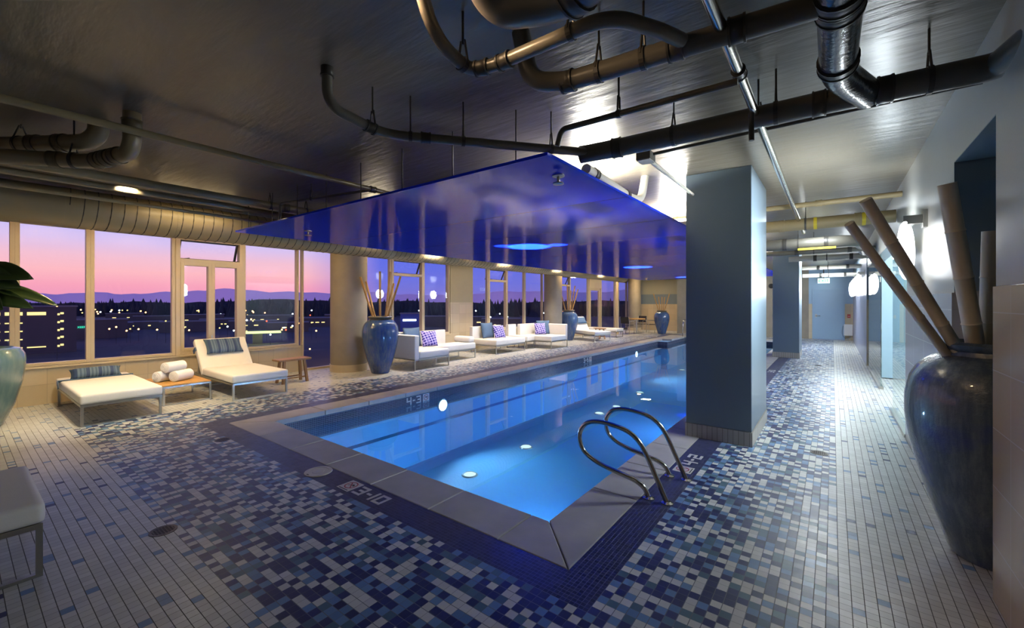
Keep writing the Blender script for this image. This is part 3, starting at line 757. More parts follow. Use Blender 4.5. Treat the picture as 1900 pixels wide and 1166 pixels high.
pipe('large_drain_pipe', 'fat drain pipe with an upward elbow at the left edge', [(-5.90, .02, CEIL), (-5.88, .04, 2.86), (-5.54, .25, 2.86), (-4.86, .68, 2.86), (-4.79, .733, 2.93), (-4.79, .733, CEIL)], .066, M_pipe_lit, R=.1, bands=((2, .42), (2, .72)), hang=((2, .25),))
pipe('large_drain_pipe', 'second drain pipe with stacked couplings left of the loungers', [(-5.9, -.55, 2.70), (-5.21, .236, 2.70), (-4.82, .70, 2.70), (-4.40, .845, 2.72), (-4.36, .858, 2.80), (-4.36, .858, CEIL)], .058, M_pipe_lit, R=.1, bands=((1, .6), (2, .2), (2, .45), (2, .7), (4, .6)), hang=((1, .8),))
# spiral duct
DX, DZ, DR = -7.8, 2.765, .25
t_ = thing('spiral_duct', 'long tan spiral air duct along the windows', 'air duct', (DX, 0, DZ))
bm = bmesh.new(); tube(bm, [(0, -3.0, 0), (0, .86, 0)], DR * .985, 40); obj('plain_section', bm, M_duct, t_, smooth='auto')
bm = bmesh.new(); tube(bm, [(0, .86, 0), (0, 18.9, 0), (0, 19.0, 0)], DR, 40); obj('spiral_section', bm, M_duct, t_, smooth='auto')
bm = bmesh.new()
pts = []
pitch = .128; turns = int(18.0 / pitch); n_ = 16
for k in range(turns * n_ + 1):
    a = 2 * PI * k / n_; pts.append(((DR + .002) * math.cos(a), .9 + pitch * k / n_, (DR + .002) * math.sin(a)))
tube(bm, pts, .006, 5); obj('spiral_seam', bm, mat('duct_seam', (.05, .038, .02), .5), t_)
for k, y in enumerate((2.0, 5.0, 8.0, 11.0, 14.0, 17.0)):
    bm = bmesh.new(); tube(bm, [(0, y - .012, 0), (0, y + .012, 0)], DR + .004, 40); tube(bm, [(0, y, DR), (0, y, CEIL - DZ)], .006, 6); obj('hanger', bm, M_duct, t_)
# warm tube lamp above the pipes, then downlights added to warm the duct
t_ = thing('tube_lamp', 'warm tube lamp at the near left corner of the canopy beside the spiral duct', 'lamp', (-7.22, 2.15, 2.99))
obj('housing', B((-.04, .04, -.5, .5, -.005, .035)), M_plastic, t_)
for s_ in (-1, 1):
    bm = bmesh.new(); tube(bm, [(0, s_ * .03, -.02), (0, s_ * .46, -.02)], .013, 10); obj('tube', bm, M_tube, t_)
for x, y, p in TUBES[1:]:
    t_ = thing('downlight', 'small round downlight added to warm the spiral duct' if x < -7 else 'small round downlight added left of the canopy near the planter', 'lamp', (x, y, 2.96), group='added downlights along the duct' if x < -7 else None)
    bm = bmesh.new(); lathe(bm, [(.045, 0), (.06, .005), (.06, .07), (.045, .07)], 24, cap=False); obj('housing', bm, M_plastic, t_, smooth='auto')
for y, p in WLAMP:
    t_ = thing('ceiling_lamp', 'round warm ceiling lamp between the duct and the window header', 'lamp', (-8.30, y, 2.96), group='round lamps above the windows')
    bm = bmesh.new(); lathe(bm, [(.085, 0), (.10, .004), (.10, .07), (.085, .07)], 28, cap=False); obj('housing', bm, M_plastic, t_, smooth='auto')
# ================================================================== WALL DISC LAMPS
def disc_lamp(y, label, grp, first=None):
    t_ = thing('disc_wall_lamp', label, 'wall lamp', (XR, y, 2.03), group=grp)
    obj('back_plate', B((-.02, .012, -.05, .05, .20, .36)), M_steel, t_, bevel=.003)
    obj('arm', B((-.15, -.02, -.03, .03, .24, .32)), M_steel, t_, bevel=.003)
    bm = bmesh.new(); lathe(bm, [(.0005, -.012), (.262, -.012), (.268, -.006), (.268, .006), (.262, .012), (.0005, .012)], 48, cap=False)
    bmesh.ops.rotate(bm, verts=bm.verts, matrix=Matrix.Rotation(PI / 2, 3, 'Y')); bmesh.ops.rotate(bm, verts=bm.verts, matrix=Matrix.Rotation(rad(-17), 3, 'Z'))
    bmesh.ops.translate(bm, verts=bm.verts, vec=(-.125, 0, 0)); obj('disc_shade', bm, M_disc, t_, smooth='auto')
    return t_
dl = disc_lamp(DISCS[0], 'round glowing wall lamp nearest the big vase', None)
for y in DISCS[1:]:
    dup(dl, (XR, y, 2.03), 0, 'round glowing wall lamp in the row on the lavender wall', 'row of round wall lamps on the lavender wall')

# ================================================================== POOL FITTINGS
for i, (y, x) in enumerate(POOLW):
    t_ = thing('pool_lamp', ('bright underwater lamp below the 4-3 depth mark', 'underwater lamp near the far end of the pool')[i], 'pool lamp', (IX0 + .008, y, -.36))
    bm = bmesh.new(); lathe(bm, [(.0005, 0), (.10, 0), (.10, .02), (.0005, .03)], 32, cap=False); bmesh.ops.rotate(bm, verts=bm.verts, matrix=Matrix.Rotation(PI / 2, 3, 'Y')); obj('lens', bm, M_poolglow, t_, smooth='auto')
    bm = bmesh.new(); lathe(bm, [(.10, 0), (.125, 0), (.125, .015), (.10, .02)], 32, cap=False); bmesh.ops.rotate(bm, verts=bm.verts, matrix=Matrix.Rotation(PI / 2, 3, 'Y')); obj('bezel', bm, M_steel, t_, smooth='auto')
for i, (x, y) in enumerate(POOLF):  # added lenses, placed where lamp reflections show on the water
    t_ = thing('added_floor_lens', 'small glowing lens added to the pool floor for the canopy beams', 'pool lamp', (x, y, -1.2), group='added lenses in the pool floor')
    bm = bmesh.new(); lathe(bm, [(.0005, .02), (.085, .02), (.10, .012)], 28, cap=False); obj('lens', bm, M_floorglow, t_, smooth='auto')
    bm = bmesh.new(); lathe(bm, [(.10, 0), (.13, 0), (.12, .016), (.10, .016)], 28, cap=False); obj('bezel', bm, M_steel, t_, smooth='auto')
# handrails
RP = [(-1.02, -.0), (-1.11, .19), (-1.20, .37), (-1.27, .455), (-1.36, .505), (-1.50, .53), (-1.62, .53), (-1.71, .50), (-1.765, .43), (-1.775, .345), (-1.74, .26), (-1.66, .205), (-1.54, .165), (-1.38, .135), (-1.27, .11), (-1.20, .07), (-1.165, .0)]
def handrail(y, label):
    t_ = thing('pool_handrail', label, 'handrail', (-1.02, y, 0))
    bm = bmesh.new(); P_ = [Vector((x + 1.02, 0, z)) for x, z in RP]
    out = []
    for i in range(len(P_) - 1):
        p0 = P_[max(i - 1, 0)]; p1 = P_[i]; p2 = P_[i + 1]; p3 = P_[min(i + 2, len(P_) - 1)]
        for k in range(6):
            s = k / 6; out.append(.5 * ((2 * p1) + (p2 - p0) * s + (2 * p0 - 5 * p1 + 4 * p2 - p3) * s * s + (3 * p1 - p0 - 3 * p2 + p3) * s ** 3))
    out.append(P_[-1]); tube(bm, out, .0195, 18); obj('rail_tube', bm, M_chrome, t_, smooth='auto')
    for x in (0, -.145):
        bm = bmesh.new(); lathe(bm, [(.045, 0), (.045, .006), (.026, .016), (.022, .018)], 28, cx=x); obj('escutcheon', bm, M_chrome, t_, smooth='auto')
    return t_
handrail(3.34, 'nearer steel grab rail looping over the pool edge')
handrail(3.88, 'farther steel grab rail looping over the pool edge, nearer the big pillar')
# floor fittings
def drain(x, y, label):
    t_ = thing('floor_drain', label, 'floor drain', (x, y, 0))
    bm = bmesh.new(); lathe(bm, [(.062, 0), (.078, 0), (.078, .003), (.062, .003)], 36, cap=False)
    for i in range(-3, 4):
        w = math.sqrt(max(0, .062 ** 2 - (i * .017) ** 2)); bx(bm, i * .017 - .003, i * .017 + .003, -w, w, .0005, .003); bx(bm, -w, w, i * .017 - .003, i * .017 + .003, .0005, .003)
    obj('grate', bm, M_grate, t_)
    bm = bmesh.new(); lathe(bm, [(.063, .0004), (.063, .001)], 36); obj('sump', bm, M_black, t_)
drain(-3.63, .875, 'round bronze floor drain in the left deck')
drain(-.11, 5.4, 'round bronze floor drain in the right deck near the big pillar')
drain(-.28, 12.9, 'small round drain far down the corridor')
drain(-5.50, 1.86, 'small dark drain at the mosaic border left of the skimmer lid')
t_ = thing('skimmer_lid', 'round cream skimmer lid set in the mosaic border', 'skimmer lid', (-3.76, 2.035, 0))
bm = bmesh.new(); lathe(bm, [(.0005, .006), (.05, .006), (.052, .004), (.09, .004), (.092, .007), (.118, .007), (.122, 0)], 48, cap=False); obj('lid_plate', bm, M_plastic, t_, smooth='auto')
obj('finger_slot', B((-.018, .018, -.103, -.093, .0065, .0078)), M_blackink, t_)
bm = bmesh.new(); lathe(bm, [(.0005, .0066), (.022, .0066), (.022, .006)], 24, cap=False); obj('centre_screw', bm, M_steel, t_)

# depth marks: glyphs laid in half-size tiles
GL = {'3': ['1111', '0001', '0111', '0001', '1111'], '-': ['00', '00', '11', '00', '00'], '1': ['1'] * 5, '0': ['1111', '1001', '1001', '1001', '1111'],
      '4': ['1001', '1001', '1111', '0001', '0001'], '2': ['1111', '0001', '1111', '1000', '1111'], '5': ['1111', '1000', '1111', '0001', '1111']}
def glyphs(text, o, u, v, nrm, s=.0265):
    o, u, v, nrm = map(Vector, (o, u, v, nrm)); bm = bmesh.new(); c = 0
    for ch in text:
        g = GL[ch]
        for r, row in enumerate(g):
            for k, b in enumerate(row):
                if b == '1':
                    p = o + u * (c + k) * s + v * (4 - r) * s
                    q = [p + u * .0015 + v * .0015, p + u * (s - .0005) + v * .0015, p + u * (s - .0005) + v * (s - .0005), p + u * .0015 + v * (s - .0005)]
                    lo = [bm.verts.new(x_) for x_ in q]; hi = [bm.verts.new(x_ + nrm * .0022) for x_ in q]
                    bm.faces.new(hi); bm.faces.new(list(reversed(lo)))
                    for i in range(4): bm.faces.new((lo[i], lo[(i + 1) % 4], hi[(i + 1) % 4], hi[i]))
        c += len(g[0]) + 1
    return bm
def nodive(o, u, v, nrm, label, s=.16):
    """white ceramic tile with the crossed diver sign; o = lower left corner"""
    o, u, v, nrm = map(Vector, (o, u, v, nrm)); t_ = thing('no_diving_tile', label, 'sign tile', o)
    def slab(bm, pts, h0, h1):
        lo = [bm.verts.new(u * a + v * b + nrm * h0) for a, b in pts]; hi = [bm.verts.new(u * a + v * b + nrm * h1) for a, b in pts]
        bm.faces.new(hi); bm.faces.new(list(reversed(lo)))
        for i in range(len(pts)): bm.faces.new((lo[i], lo[(i + 1) % len(pts)], hi[(i + 1) % len(pts)], hi[i]))
    bm = bmesh.new(); slab(bm, [(0, 0), (s, 0), (s, s), (0, s)], 0, .002); obj('tile_plate', bm, M_tilewhite, t_)
    c = (s * .5, s * .56); R1, R0 = s * .36, s * .30; bm = bmesh.new(); n = 36
    for k in range(n):
        a, b = 2 * PI * k / n, 2 * PI * (k + 1) / n
        slab(bm, [(c[0] + R0 * math.cos(a), c[1] + R0 * math.sin(a)), (c[0] + R1 * math.cos(a), c[1] + R1 * math.sin(a)), (c[0] + R1 * math.cos(b), c[1] + R1 * math.sin(b)), (c[0] + R0 * math.cos(b), c[1] + R0 * math.sin(b))], .002, .0028)
    d = R0 * .74; w = s * .022
    slab(bm, [(c[0] - d - w, c[1] + d - w), (c[0] + d - w, c[1] - d - w), (c[0] + d + w, c[1] - d + w), (c[0] - d + w, c[1] + d + w)], .002, .0028)
    obj('red_ring', bm, M_redline, t_)
    bm = bmesh.new()
    slab(bm, [(c[0] - R0 * .6, c[1] - R0 * .35), (c[0] + R0 * .35, c[1] + R0 * .35), (c[0] + R0 * .25, c[1] + R0 * .55), (c[0] - R0 * .7, c[1] - R0 * .2)], .002, .0026)
    slab(bm, [(c[0] + .012 * math.cos(2 * PI * k / 12) + R0 * .5, c[1] + .012 * math.sin(2 * PI * k / 12) + R0 * .1) for k in range(12)], .002, .0026)
    obj('diver', bm, M_blackink, t_)
    bm = bmesh.new(); slab(bm, [(s * .12, s * .07), (s * .88, s * .07), (s * .88, s * .12), (s * .12, s * .12)], .002, .0026); obj('caption_line', bm, M_blackink, t_)
    return t_
def mark(text, o, u, v, nrm, label):
    t_ = thing('depth_mark', label, 'depth mark', o); c = 0
    for ch in text:
        obj('digit' if ch != '-' else 'dash', glyphs(ch, Vector(u) * c * .0265, u, v, nrm), M_tilewhite, t_); c += len(GL[ch][0]) + 1
nodive((-3.335, 1.962, 0), (1, 0, 0), (0, 1, 0), (0, 0, 1), 'no diving tile in the near mosaic border, left of 3-10', .16)
mark('3-10', (-3.147, 1.975, 0), (1, 0, 0), (0, 1, 0), (0, 0, 1), 'white 3-10 depth mark in the near mosaic border')
nodive((-1.025, 4.03, 0), (0, 1, 0), (-1, 0, 0), (0, 0, 1), 'no diving tile in the right border before the big pillar', .16)
mark('4-2', (-1.035, 4.25, 0), (0, 1, 0), (-1, 0, 0), (0, 0, 1), 'white 4-2 depth mark in the right border before the big pillar')
mark('3-10', (-1.035, 11.0, 0), (0, 1, 0), (-1, 0, 0), (0, 0, 1), 'white depth mark in the right border beyond the big pillar')
mark('4-3', (IX0 + .006, 4.70, -.215), (0, 1, 0), (0, 0, 1), (1, 0, 0), 'white 4-3 depth mark on the left pool wall')
nodive((IX0 + .006, 5.06, -.225), (0, 1, 0), (0, 0, 1), (1, 0, 0), 'no diving tile on the left pool wall beside 4-3', .15)
mark('3-5', (IX0 + .006, 11.15, -.215), (0, 1, 0), (0, 0, 1), (1, 0, 0), 'white 3-5 depth mark farther along the left pool wall')
nodive((IX0 + .006, 11.52, -.225), (0, 1, 0), (0, 0, 1), (1, 0, 0), 'no diving tile farther along the left pool wall beside 3-5', .15)

# ================================================================== VASES WITH BAMBOO
VP = [(.17, 0), (.19, .005), (.20, .03), (.235, .14), (.285, .30), (.335, .48), (.375, .66), (.392, .80), (.39, .92), (.37, 1.03), (.325, 1.11), (.27, 1.155), (.235, 1.175)]
RIMP = [(.235, 1.17), (.228, 1.195), (.252, 1.21), (.262, 1.235), (.250, 1.25), (.215, 1.25), (.200, 1.20), (.205, 1.10)]
def vase(name, label, loc, mg, sc=1.0, group=None, wide=1.0):
    t_ = thing(name, label, 'vase', loc, group=group)
    n = []
    for i in range(len(VP) - 1):
        for k in range(3):
            s = k / 3; n.append((VP[i][0] * (1 - s) + VP[i + 1][0] * s, VP[i][1] * (1 - s) + VP[i + 1][1] * s))
    n.append(VP[-1])
    bm = bmesh.new(); lathe(bm, [(r * sc * wide, z * sc) for r, z in n] + [(.20 * sc * wide, 1.16 * sc), (.05 * sc, 1.0 * sc)], 72); o = obj('vase_body', bm, mg, t_, smooth='auto')
    sm = o.modifiers.new('smooth', 'SMOOTH'); sm.iterations = 2
    bm = bmesh.new(); lathe(bm, [(r * sc * wide, z * sc) for r, z in RIMP], 64, cap=False); obj('vase_rim', bm, M_rim if mg is not M_glaze_dark else mg, t_, smooth='auto')
    return t_
def cane(root_loc, a, b, r, m, label, group=None, bent=0.0):
    """one bamboo cane from a to b (world), slightly swollen at the nodes, cut slanting at the top"""
    a = Vector(a); b = Vector(b); L = (b - a).length; n = max(3, int(L / .28))
    pts = []; rr = []
    for i in range(n + 1):
        p = a.lerp(b, i / n) - a
        for dd, k in ((-.008, 1.0), (0, 1.10), (.008, 1.0)):
            s = min(max(i / n + dd / L, 0), 1); pts.append(a.lerp(b, s) - a + Vector((0, 0, 0))); rr.append(r * k if 0 < i < n else r)
    q = []; qr = []
    for p, x_ in zip(pts, rr):
        if not q or (p - q[-1]).length > 1e-4: q.append(p); qr.append(x_)
    bm = bmesh.new(); tube(bm, q, qr, 14)
    o = obj('bamboo_cane', bm, m, loc=a, smooth='auto'); tag(o, label, 'bamboo cane', group); return o
def bamboo(cx, cy, top, tips, r, m, label, group, ang):
    """tips: (sideways, forward, height) of each cane tip relative to the vase axis"""
    u = Vector((math.cos(ang), math.sin(ang), 0)); v = Vector((-u.y, u.x, 0))
    for k, (s, f_, h) in enumerate(tips):
        tip = Vector((cx, cy, 0)) + u * s + v * f_ + Vector((0, 0, h))
        k2 = .30 if abs(s) > .2 else .5
        base = Vector((cx, cy, 0)) + u * (s * k2) + v * (f_ * k2) + Vector((0, 0, top - .10))
        cane(None, base, tip, r, m, label, group)
v1 = vase('glazed_vase', 'tall blue glazed vase beside the nearest round column', (-7.98, 5.74, 0), M_glaze)
bamboo(-7.98, 5.74, 1.24, [(-.46, .05, 2.12), (-.36, .12, 2.02), (.0, -.03, 2.24), (.20, .06, 2.24), (.27, .10, 1.98), (.46, -.05, 2.13)], .024, M_bamboo, 'tan bamboo cane standing in the vase beside the nearest round column', 'canes in the nearest left vase', YAW)
dup(v1, (-8.72, 15.42, 0), .8, 'blue glazed vase half hidden by the second round column')
bamboo(-8.72, 15.42, 1.24, [(-.34, .05, 2.1), (-.05, .02, 2.3), (.10, -.03, 2.05), (.28, .06, 2.25), (.40, .0, 2.1)], .024, M_bamboo, 'tan bamboo cane in the vase behind the second round column', 'canes in the half hidden vase', YAW)
dup(v1, (-6.8, 21.4, 0), 2.1, 'blue glazed vase standing alone at the far end of the pool', scale=.93)
bamboo(-6.8, 21.4, 1.15, [(-.40, .05, 2.0), (-.15, .02, 1.85), (.0, -.03, 1.84), (.16, .06, 1.83), (.38, .0, 2.0)], .024, M_bamboo, 'tan bamboo cane in the far vase at the pool end', 'canes in the far vase', YAW)
vase('glazed_vase', 'very large dark blue vase in the right hand recess', (.787, 3.80, 0), M_glaze_dark, 1.05, wide=1.0)
cu = Vector((math.cos(YAW), math.sin(YAW), 0)); cf = Vector((-math.sin(YAW), math.cos(YAW), 0))
def cp(l, d, z): p = cu * l + cf * d; return (p.x, p.y, z)
cane(None, cp(2.72, 2.62, 1.18), cp(2.00, 2.52, 2.02), .026, M_bamboo_pale, 'thin bamboo cane leaning far out of the large vase, lowest of the four')
cane(None, cp(2.76, 2.58, 1.18), cp(2.08, 2.50, 2.155), .032, M_bamboo_pale, 'second bamboo cane leaning left out of the large vase')
cane(None, cp(2.84, 2.58, 1.15), cp(2.56, 2.50, 2.25), .043, M_bamboo_pale, 'thickest bamboo cane rising from the large vase')
cane(None, cp(2.90, 2.60, 1.15), cp(2.87, 2.55, 1.98), .036, M_bamboo_pale, 'short upright bamboo cane against the recess edge')
# planter with rubber plant at the left edge
t_ = thing('planter', 'grey green planter at the left edge of the view', 'planter', (-8.42, .15, 0))
bm = bmesh.new(); lathe(bm, [(.24, 0), (.27, .03), (.36, .25), (.43, .55), (.46, .80), (.45, .90), (.41, .97), (.36, .985), (.34, .95), (.30, .93)], 56); obj('pot_body', bm, M_glaze_green, t_, smooth='auto')
bm = bmesh.new(); lathe(bm, [(.05, .94), (.34, .95)], 40); obj('soil', bm, M_soil, t_)
t_ = thing('rubber_plant', 'dark leafy rubber plant growing from the planter', 'plant', (-8.42, .15, .94))
bm = bmesh.new(); tube(bm, [(0, 0, 0), (.03, .02, .35), (-.02, .05, .7), (.02, .1, 1.0)], [.03, .025, .02, .012], 10)
leaves = []
def leaf(bm, base, dirv, L, W_, droop, roll=0.0):
    base = Vector(base); d = Vector(dirv).normalized(); s = Matrix.Rotation(roll, 3, d) @ d.cross(Vector((0, 0, 1))).normalized(); n = 9; mid = []; pts = []
    p = base.copy(); dd = d.copy()
    for i in range(n + 1):
        f_ = i / n; w = W_ * math.sin(PI * min(1, f_ * .93 + .07)) ** .7 * (1 - .3 * f_)
        if i == n: w = .001
        nrm = s.cross(dd).normalized()
        row = [p + s * w * k + nrm * (abs(k) * w * .35) for k in (-1, -.5, 0, .5, 1)]
        pts.append([bm.verts.new(q) for q in row]); p = p + dd * (L / n); dd = (dd + Vector((0, 0, -droop / n))).normalized()
    for a, b in zip(pts, pts[1:]):
        for k in range(4): bm.faces.new((a[k], a[k + 1], b[k + 1], b[k]))
obj('stem', bm, M_stem, t_, smooth=True)
LV = [((.02, .08, 1.02), (.50, .30, .80), .36, .085, .2, 1.2), ((.02, .08, .98), (.80, .62, .10), .66, .15, .5, 1.1), ((.0, .05, .95), (.62, .50, -.05), .56, .17, .5, 1.3), ((.0, .05, .84), (.75, .80, -.20), .92, .10, .3, .8),
      ((.0, .05, .76), (.5, .25, -.15), .50, .20, .6, 1.3), ((.0, .05, .70), (.75, .62, -.02), .70, .13, .5, 1.2), ((-.02, .05, .88), (-.4, .8, .4), .45, .14, .6, .7), ((0, .05, .95), (.6, -.4, .5), .45, .14, .6, .8), ((0, .0, .6), (-.6, -.5, .4), .45, .14, .6, 0), ((0, .0, .5), (.2, -.9, .3), .45, .14, .8, 0), ((0, 0, 1.02), (-.2, .2, 1), .35, .10, .2, .6), ((.02, .02, .62), (.70, .35, -.1), .5, .17, .7, 1.3), ((.02, .05, 1.0), (.3, .2, .5), .40, .12, .5, 1.1)]
for L_ in LV:
    bm = bmesh.new(); leaf(bm, *L_); o = obj('leaf', bm, M_leaf, t_, smooth=True); sl = o.modifiers.new('thick', 'SOLIDIFY'); sl.thickness = .003

# ================================================================== LOUNGE FURNITURE
def cushion(x0, x1, y0, y1, z0, z1, r=.035, sag=.0):
    """soft slab: rounded box grid"""
    bm = bmesh.new(); bx(bm, x0, x1, y0, y1, z0, z1)
    bmesh.ops.bevel(bm, geom=list(bm.edges), offset=r, segments=4, profile=.6, affect='EDGES')
    return bm
def flat(bm, p, q, w, t_=.012):
    """square bar from p to q"""
    tube(bm, [p, q], w * .7071, 4)
def bar(x0, x1, y0, y1, z0, z1): return (x0, x1, y0, y1, z0, z1)
def sled(x, y0, y1, h, w=.028):
    return [(x - w / 2, x + w / 2, y0, y0 + w, 0, h), (x - w / 2, x + w / 2, y1 - w, y1, 0, h), (x - w / 2, x + w / 2, y0 + w, y1 - w, 0, w * .6)]
def daybed(name, label, loc, L, Wd, rotz=0, h=.27, th=.13, cat='daybed', group=None, raised=None):
    """local: x from head (0) to foot (L), y across (0..Wd)"""
    t_ = thing(name, label, cat, loc, rotz, group)
    w = .028
    obj('seat_frame', B((0, L, 0, w, h - .03, h), (0, L, Wd - w, Wd, h - .03, h), (0, w, w, Wd - w, h - .03, h), (L - w, L, w, Wd - w, h - .03, h), (w, L - w, w, Wd - w, h - .012, h - .004)), M_steel, t_)
    for x in (.12 if L > 1.2 else w / 2, L - w / 2): obj('leg', B(*sled(x, 0, Wd, h - .03)), M_steel, t_)
    x0_ = 0
    if raised:
        hx, tx, tz = raised       # hinge x, top x, top z
        x0_ = hx
        bm = cushion(0, math.hypot(hx - tx, tz - h), .0, Wd, 0, .11, .035)
        a = math.atan2(tz - h, tx - hx)
        bmesh.ops.rotate(bm, verts=bm.verts, matrix=Matrix.Rotation(-a, 3, 'Y')); bmesh.ops.translate(bm, verts=bm.verts, vec=(hx + .04, 0, h + .03))
        obj('back_cushion', bm, M_white, t_, smooth='auto')
        bm = bmesh.new()
        for y in (.03, Wd - .03): tube(bm, [(hx, y, h - .01), (tx, y, tz - .03)], .012, 8)
        tube(bm, [(tx + .14, .03, h), ((tx + hx) / 2, .03, (tz + h) / 2)], .008, 8); obj('back_frame', bm, M_steel, t_)
    bm = cushion(x0_ + (.03 if raised else 0), L + .02, -.01, Wd + .01, h + .002, h + th, .04); obj('seat_cushion', bm, M_white, t_, smooth='auto')
    return t_
def pillow(name, label, loc, wy, wz, th, m, rot=(0, 0, 0), cat='pillow', pinch=.12, group=None):
    """upright pillow, width along y, height along z, thickness along x, origin at the bottom centre"""
    bm = bmesh.new(); n = 14; grid = {}
    for sgn in (1, -1):
        for i in range(n + 1):
            for j in range(n + 1):
                u = 2 * i / n - 1; v = 2 * j / n - 1
                e = max(0, (1 - abs(u) ** 3.2)) ** .55 * max(0, (1 - abs(v) ** 3.2)) ** .55
                py = u * wy / 2 * (1 - pinch * (1 - abs(u)) * 0 - pinch * .55 * (1 - v * v) * abs(u) ** 3)
                pz = (v * (1 - pinch * .55 * (1 - u * u) * abs(v) ** 3) + 1) * wz / 2
                if (i in (0, n) or j in (0, n)) and sgn == -1: grid[(sgn, i, j)] = grid[(1, i, j)]
                else: grid[(sgn, i, j)] = bm.verts.new((sgn * e * th / 2, py, pz))
        for i in range(n):
            for j in range(n): bm.faces.new([grid[(sgn, i, j)], grid[(sgn, i + 1, j)], grid[(sgn, i + 1, j + 1)], grid[(sgn, i, j + 1)]])
    o = obj(name, bm, m, smooth=True, loc=loc); o.rotation_euler = rot
    if cat: tag(o, label, cat, group)
    return o
# flat lounger + roll pillow
daybed('sun_lounger', 'flat white lounger lowered below the garage window', (-9.42, .98, 0), 1.97, .80, cat='lounger')
p = pillow('bolster_pillow', 'striped blue bolster lying on the flat lounger', (-9.0, 1.36, .385), .58, .17, .20, M_stripe, cat='pillow')
p.rotation_euler = (0, rad(-35), 0); p.location.z = .405
sp = obj('strap', B((-.03, .03, -.415, .415, -.012, -.004), (-.03, .03, -.418, -.41, -.12, -.004), (-.03, .03, .41, .418, -.12, -.004)), M_teal_pillow, p)
# raised lounger
daybed('sun_lounger', 'white lounger with raised back under the casement pair', (-9.42, 2.68, 0), 1.90, .84, cat='lounger', raised=(.56, .10, .86))
p = pillow('head_pillow', 'striped blue pillow strapped to the raised lounger', (0, 0, 0), .60, .32, .13, M_stripe, cat='pillow')
p.location = (-9.02, 3.10, .62); p.rotation_euler = (0, rad(-38), 0)
obj('strap', B((-.065, -.055, -.43, .43, .13, .20), (-.17, -.055, -.438, -.43, .13, .20), (-.17, -.055, .43, .438, .13, .20)), M_teal_pillow, p)
# near ottoman at the left edge
daybed('ottoman', 'white cushioned ottoman cut off by the left edge', (-4.50, -.62, 0), .92, .94, h=.30, th=.12, cat='ottoman')
# low teak table
t_ = thing('low_table', 'low teak slatted table between the two loungers', 'table', (-8.95, 1.92, 0))
w = .025
bs = []
for i in range(5): bs.append((i * .195, i * .195 + .188, 0, .62, .285, .303))
obj('slat_top', B(*bs), M_teak, t_, bevel=.003)
obj('table_frame', B((0, .97, 0, w, .26, .284), (0, .97, .62 - w, .62, .26, .284), (0, w, w, .62 - w, .26, .284), (.97 - w, .97, w, .62 - w, .26, .284)), M_steel, t_)
for x in (.12, .97 - w / 2): obj('leg', B(*sled(x, 0, .62, .26, w)), M_steel, t_)
# rolled towels
def towel(label, loc, ang):
    bm = bmesh.new(); R_ = .082; L = .33; n = 26
    prof = []
    for k in range(61):
        a = 2 * PI * 2.6 * k / 60; r = .008 + (R_ - .008) * k / 60; prof.append((r * math.cos(a), r * math.sin(a)))
    tube(bm, [(0, -L / 2, 0), (0, -L / 2 + .012, 0), (0, L / 2 - .012, 0), (0, L / 2, 0)], [R_ - .018, R_, R_, R_ - .018], 26)
    o = obj('rolled_towel', bm, M_towel, smooth='auto', loc=loc); o.rotation_euler = (0, 0, ang)
    bm = bmesh.new(); tube(bm, [(x_, -L / 2 - .001, z_) for x_, z_ in [(p_[0] * .72, p_[1] * .72) for p_ in prof]], .005, 5); obj('rolled_edge', bm, M_towel, o)
    tag(o, label, 'towel'); return o
towel('rolled white towel on the low table, left of the two lower ones', (-8.50, 2.08, .386), rad(30))
towel('rolled white towel on the low table, right of the two lower ones', (-8.36, 2.25, .386), rad(35))
towel('rolled white towel lying on top of the other two', (-8.44, 2.17, .525), rad(28))
# teak stools
def stool():
    t_ = thing('wooden_stool', 'small teak stool right of the raised lounger', 'stool', (-8.42, 4.03, 0))
    obj('stool_seat', B((-.15, .15, -.31, .31, .43, .465)), M_stool, t_, bevel=.006)
    for sx in (-1, 1):
        for sy in (-1, 1):
            bm = bmesh.new(); tube(bm, [(sx * .13, sy * .23, 0), (sx * .09, sy * .19, .435)], .031, 4); obj('leg', bm, M_stool, t_)
        bm = bmesh.new()
    for sy in (-1, 1):
        pass
    bm = bmesh.new(); tube(bm, [(.115, -.20, .10), (.115, .20, .10)], .018, 4); obj('stretcher', bm, M_stool, t_)
    bm = bmesh.new(); tube(bm, [(-.115, -.20, .10), (-.115, .20, .10)], .018, 4); obj('stretcher', bm, M_stool, t_)
    return t_
st = stool()
dup(st, (-7.95, 16.75, 0), rad(50), 'small teak stool beside the far lounger')
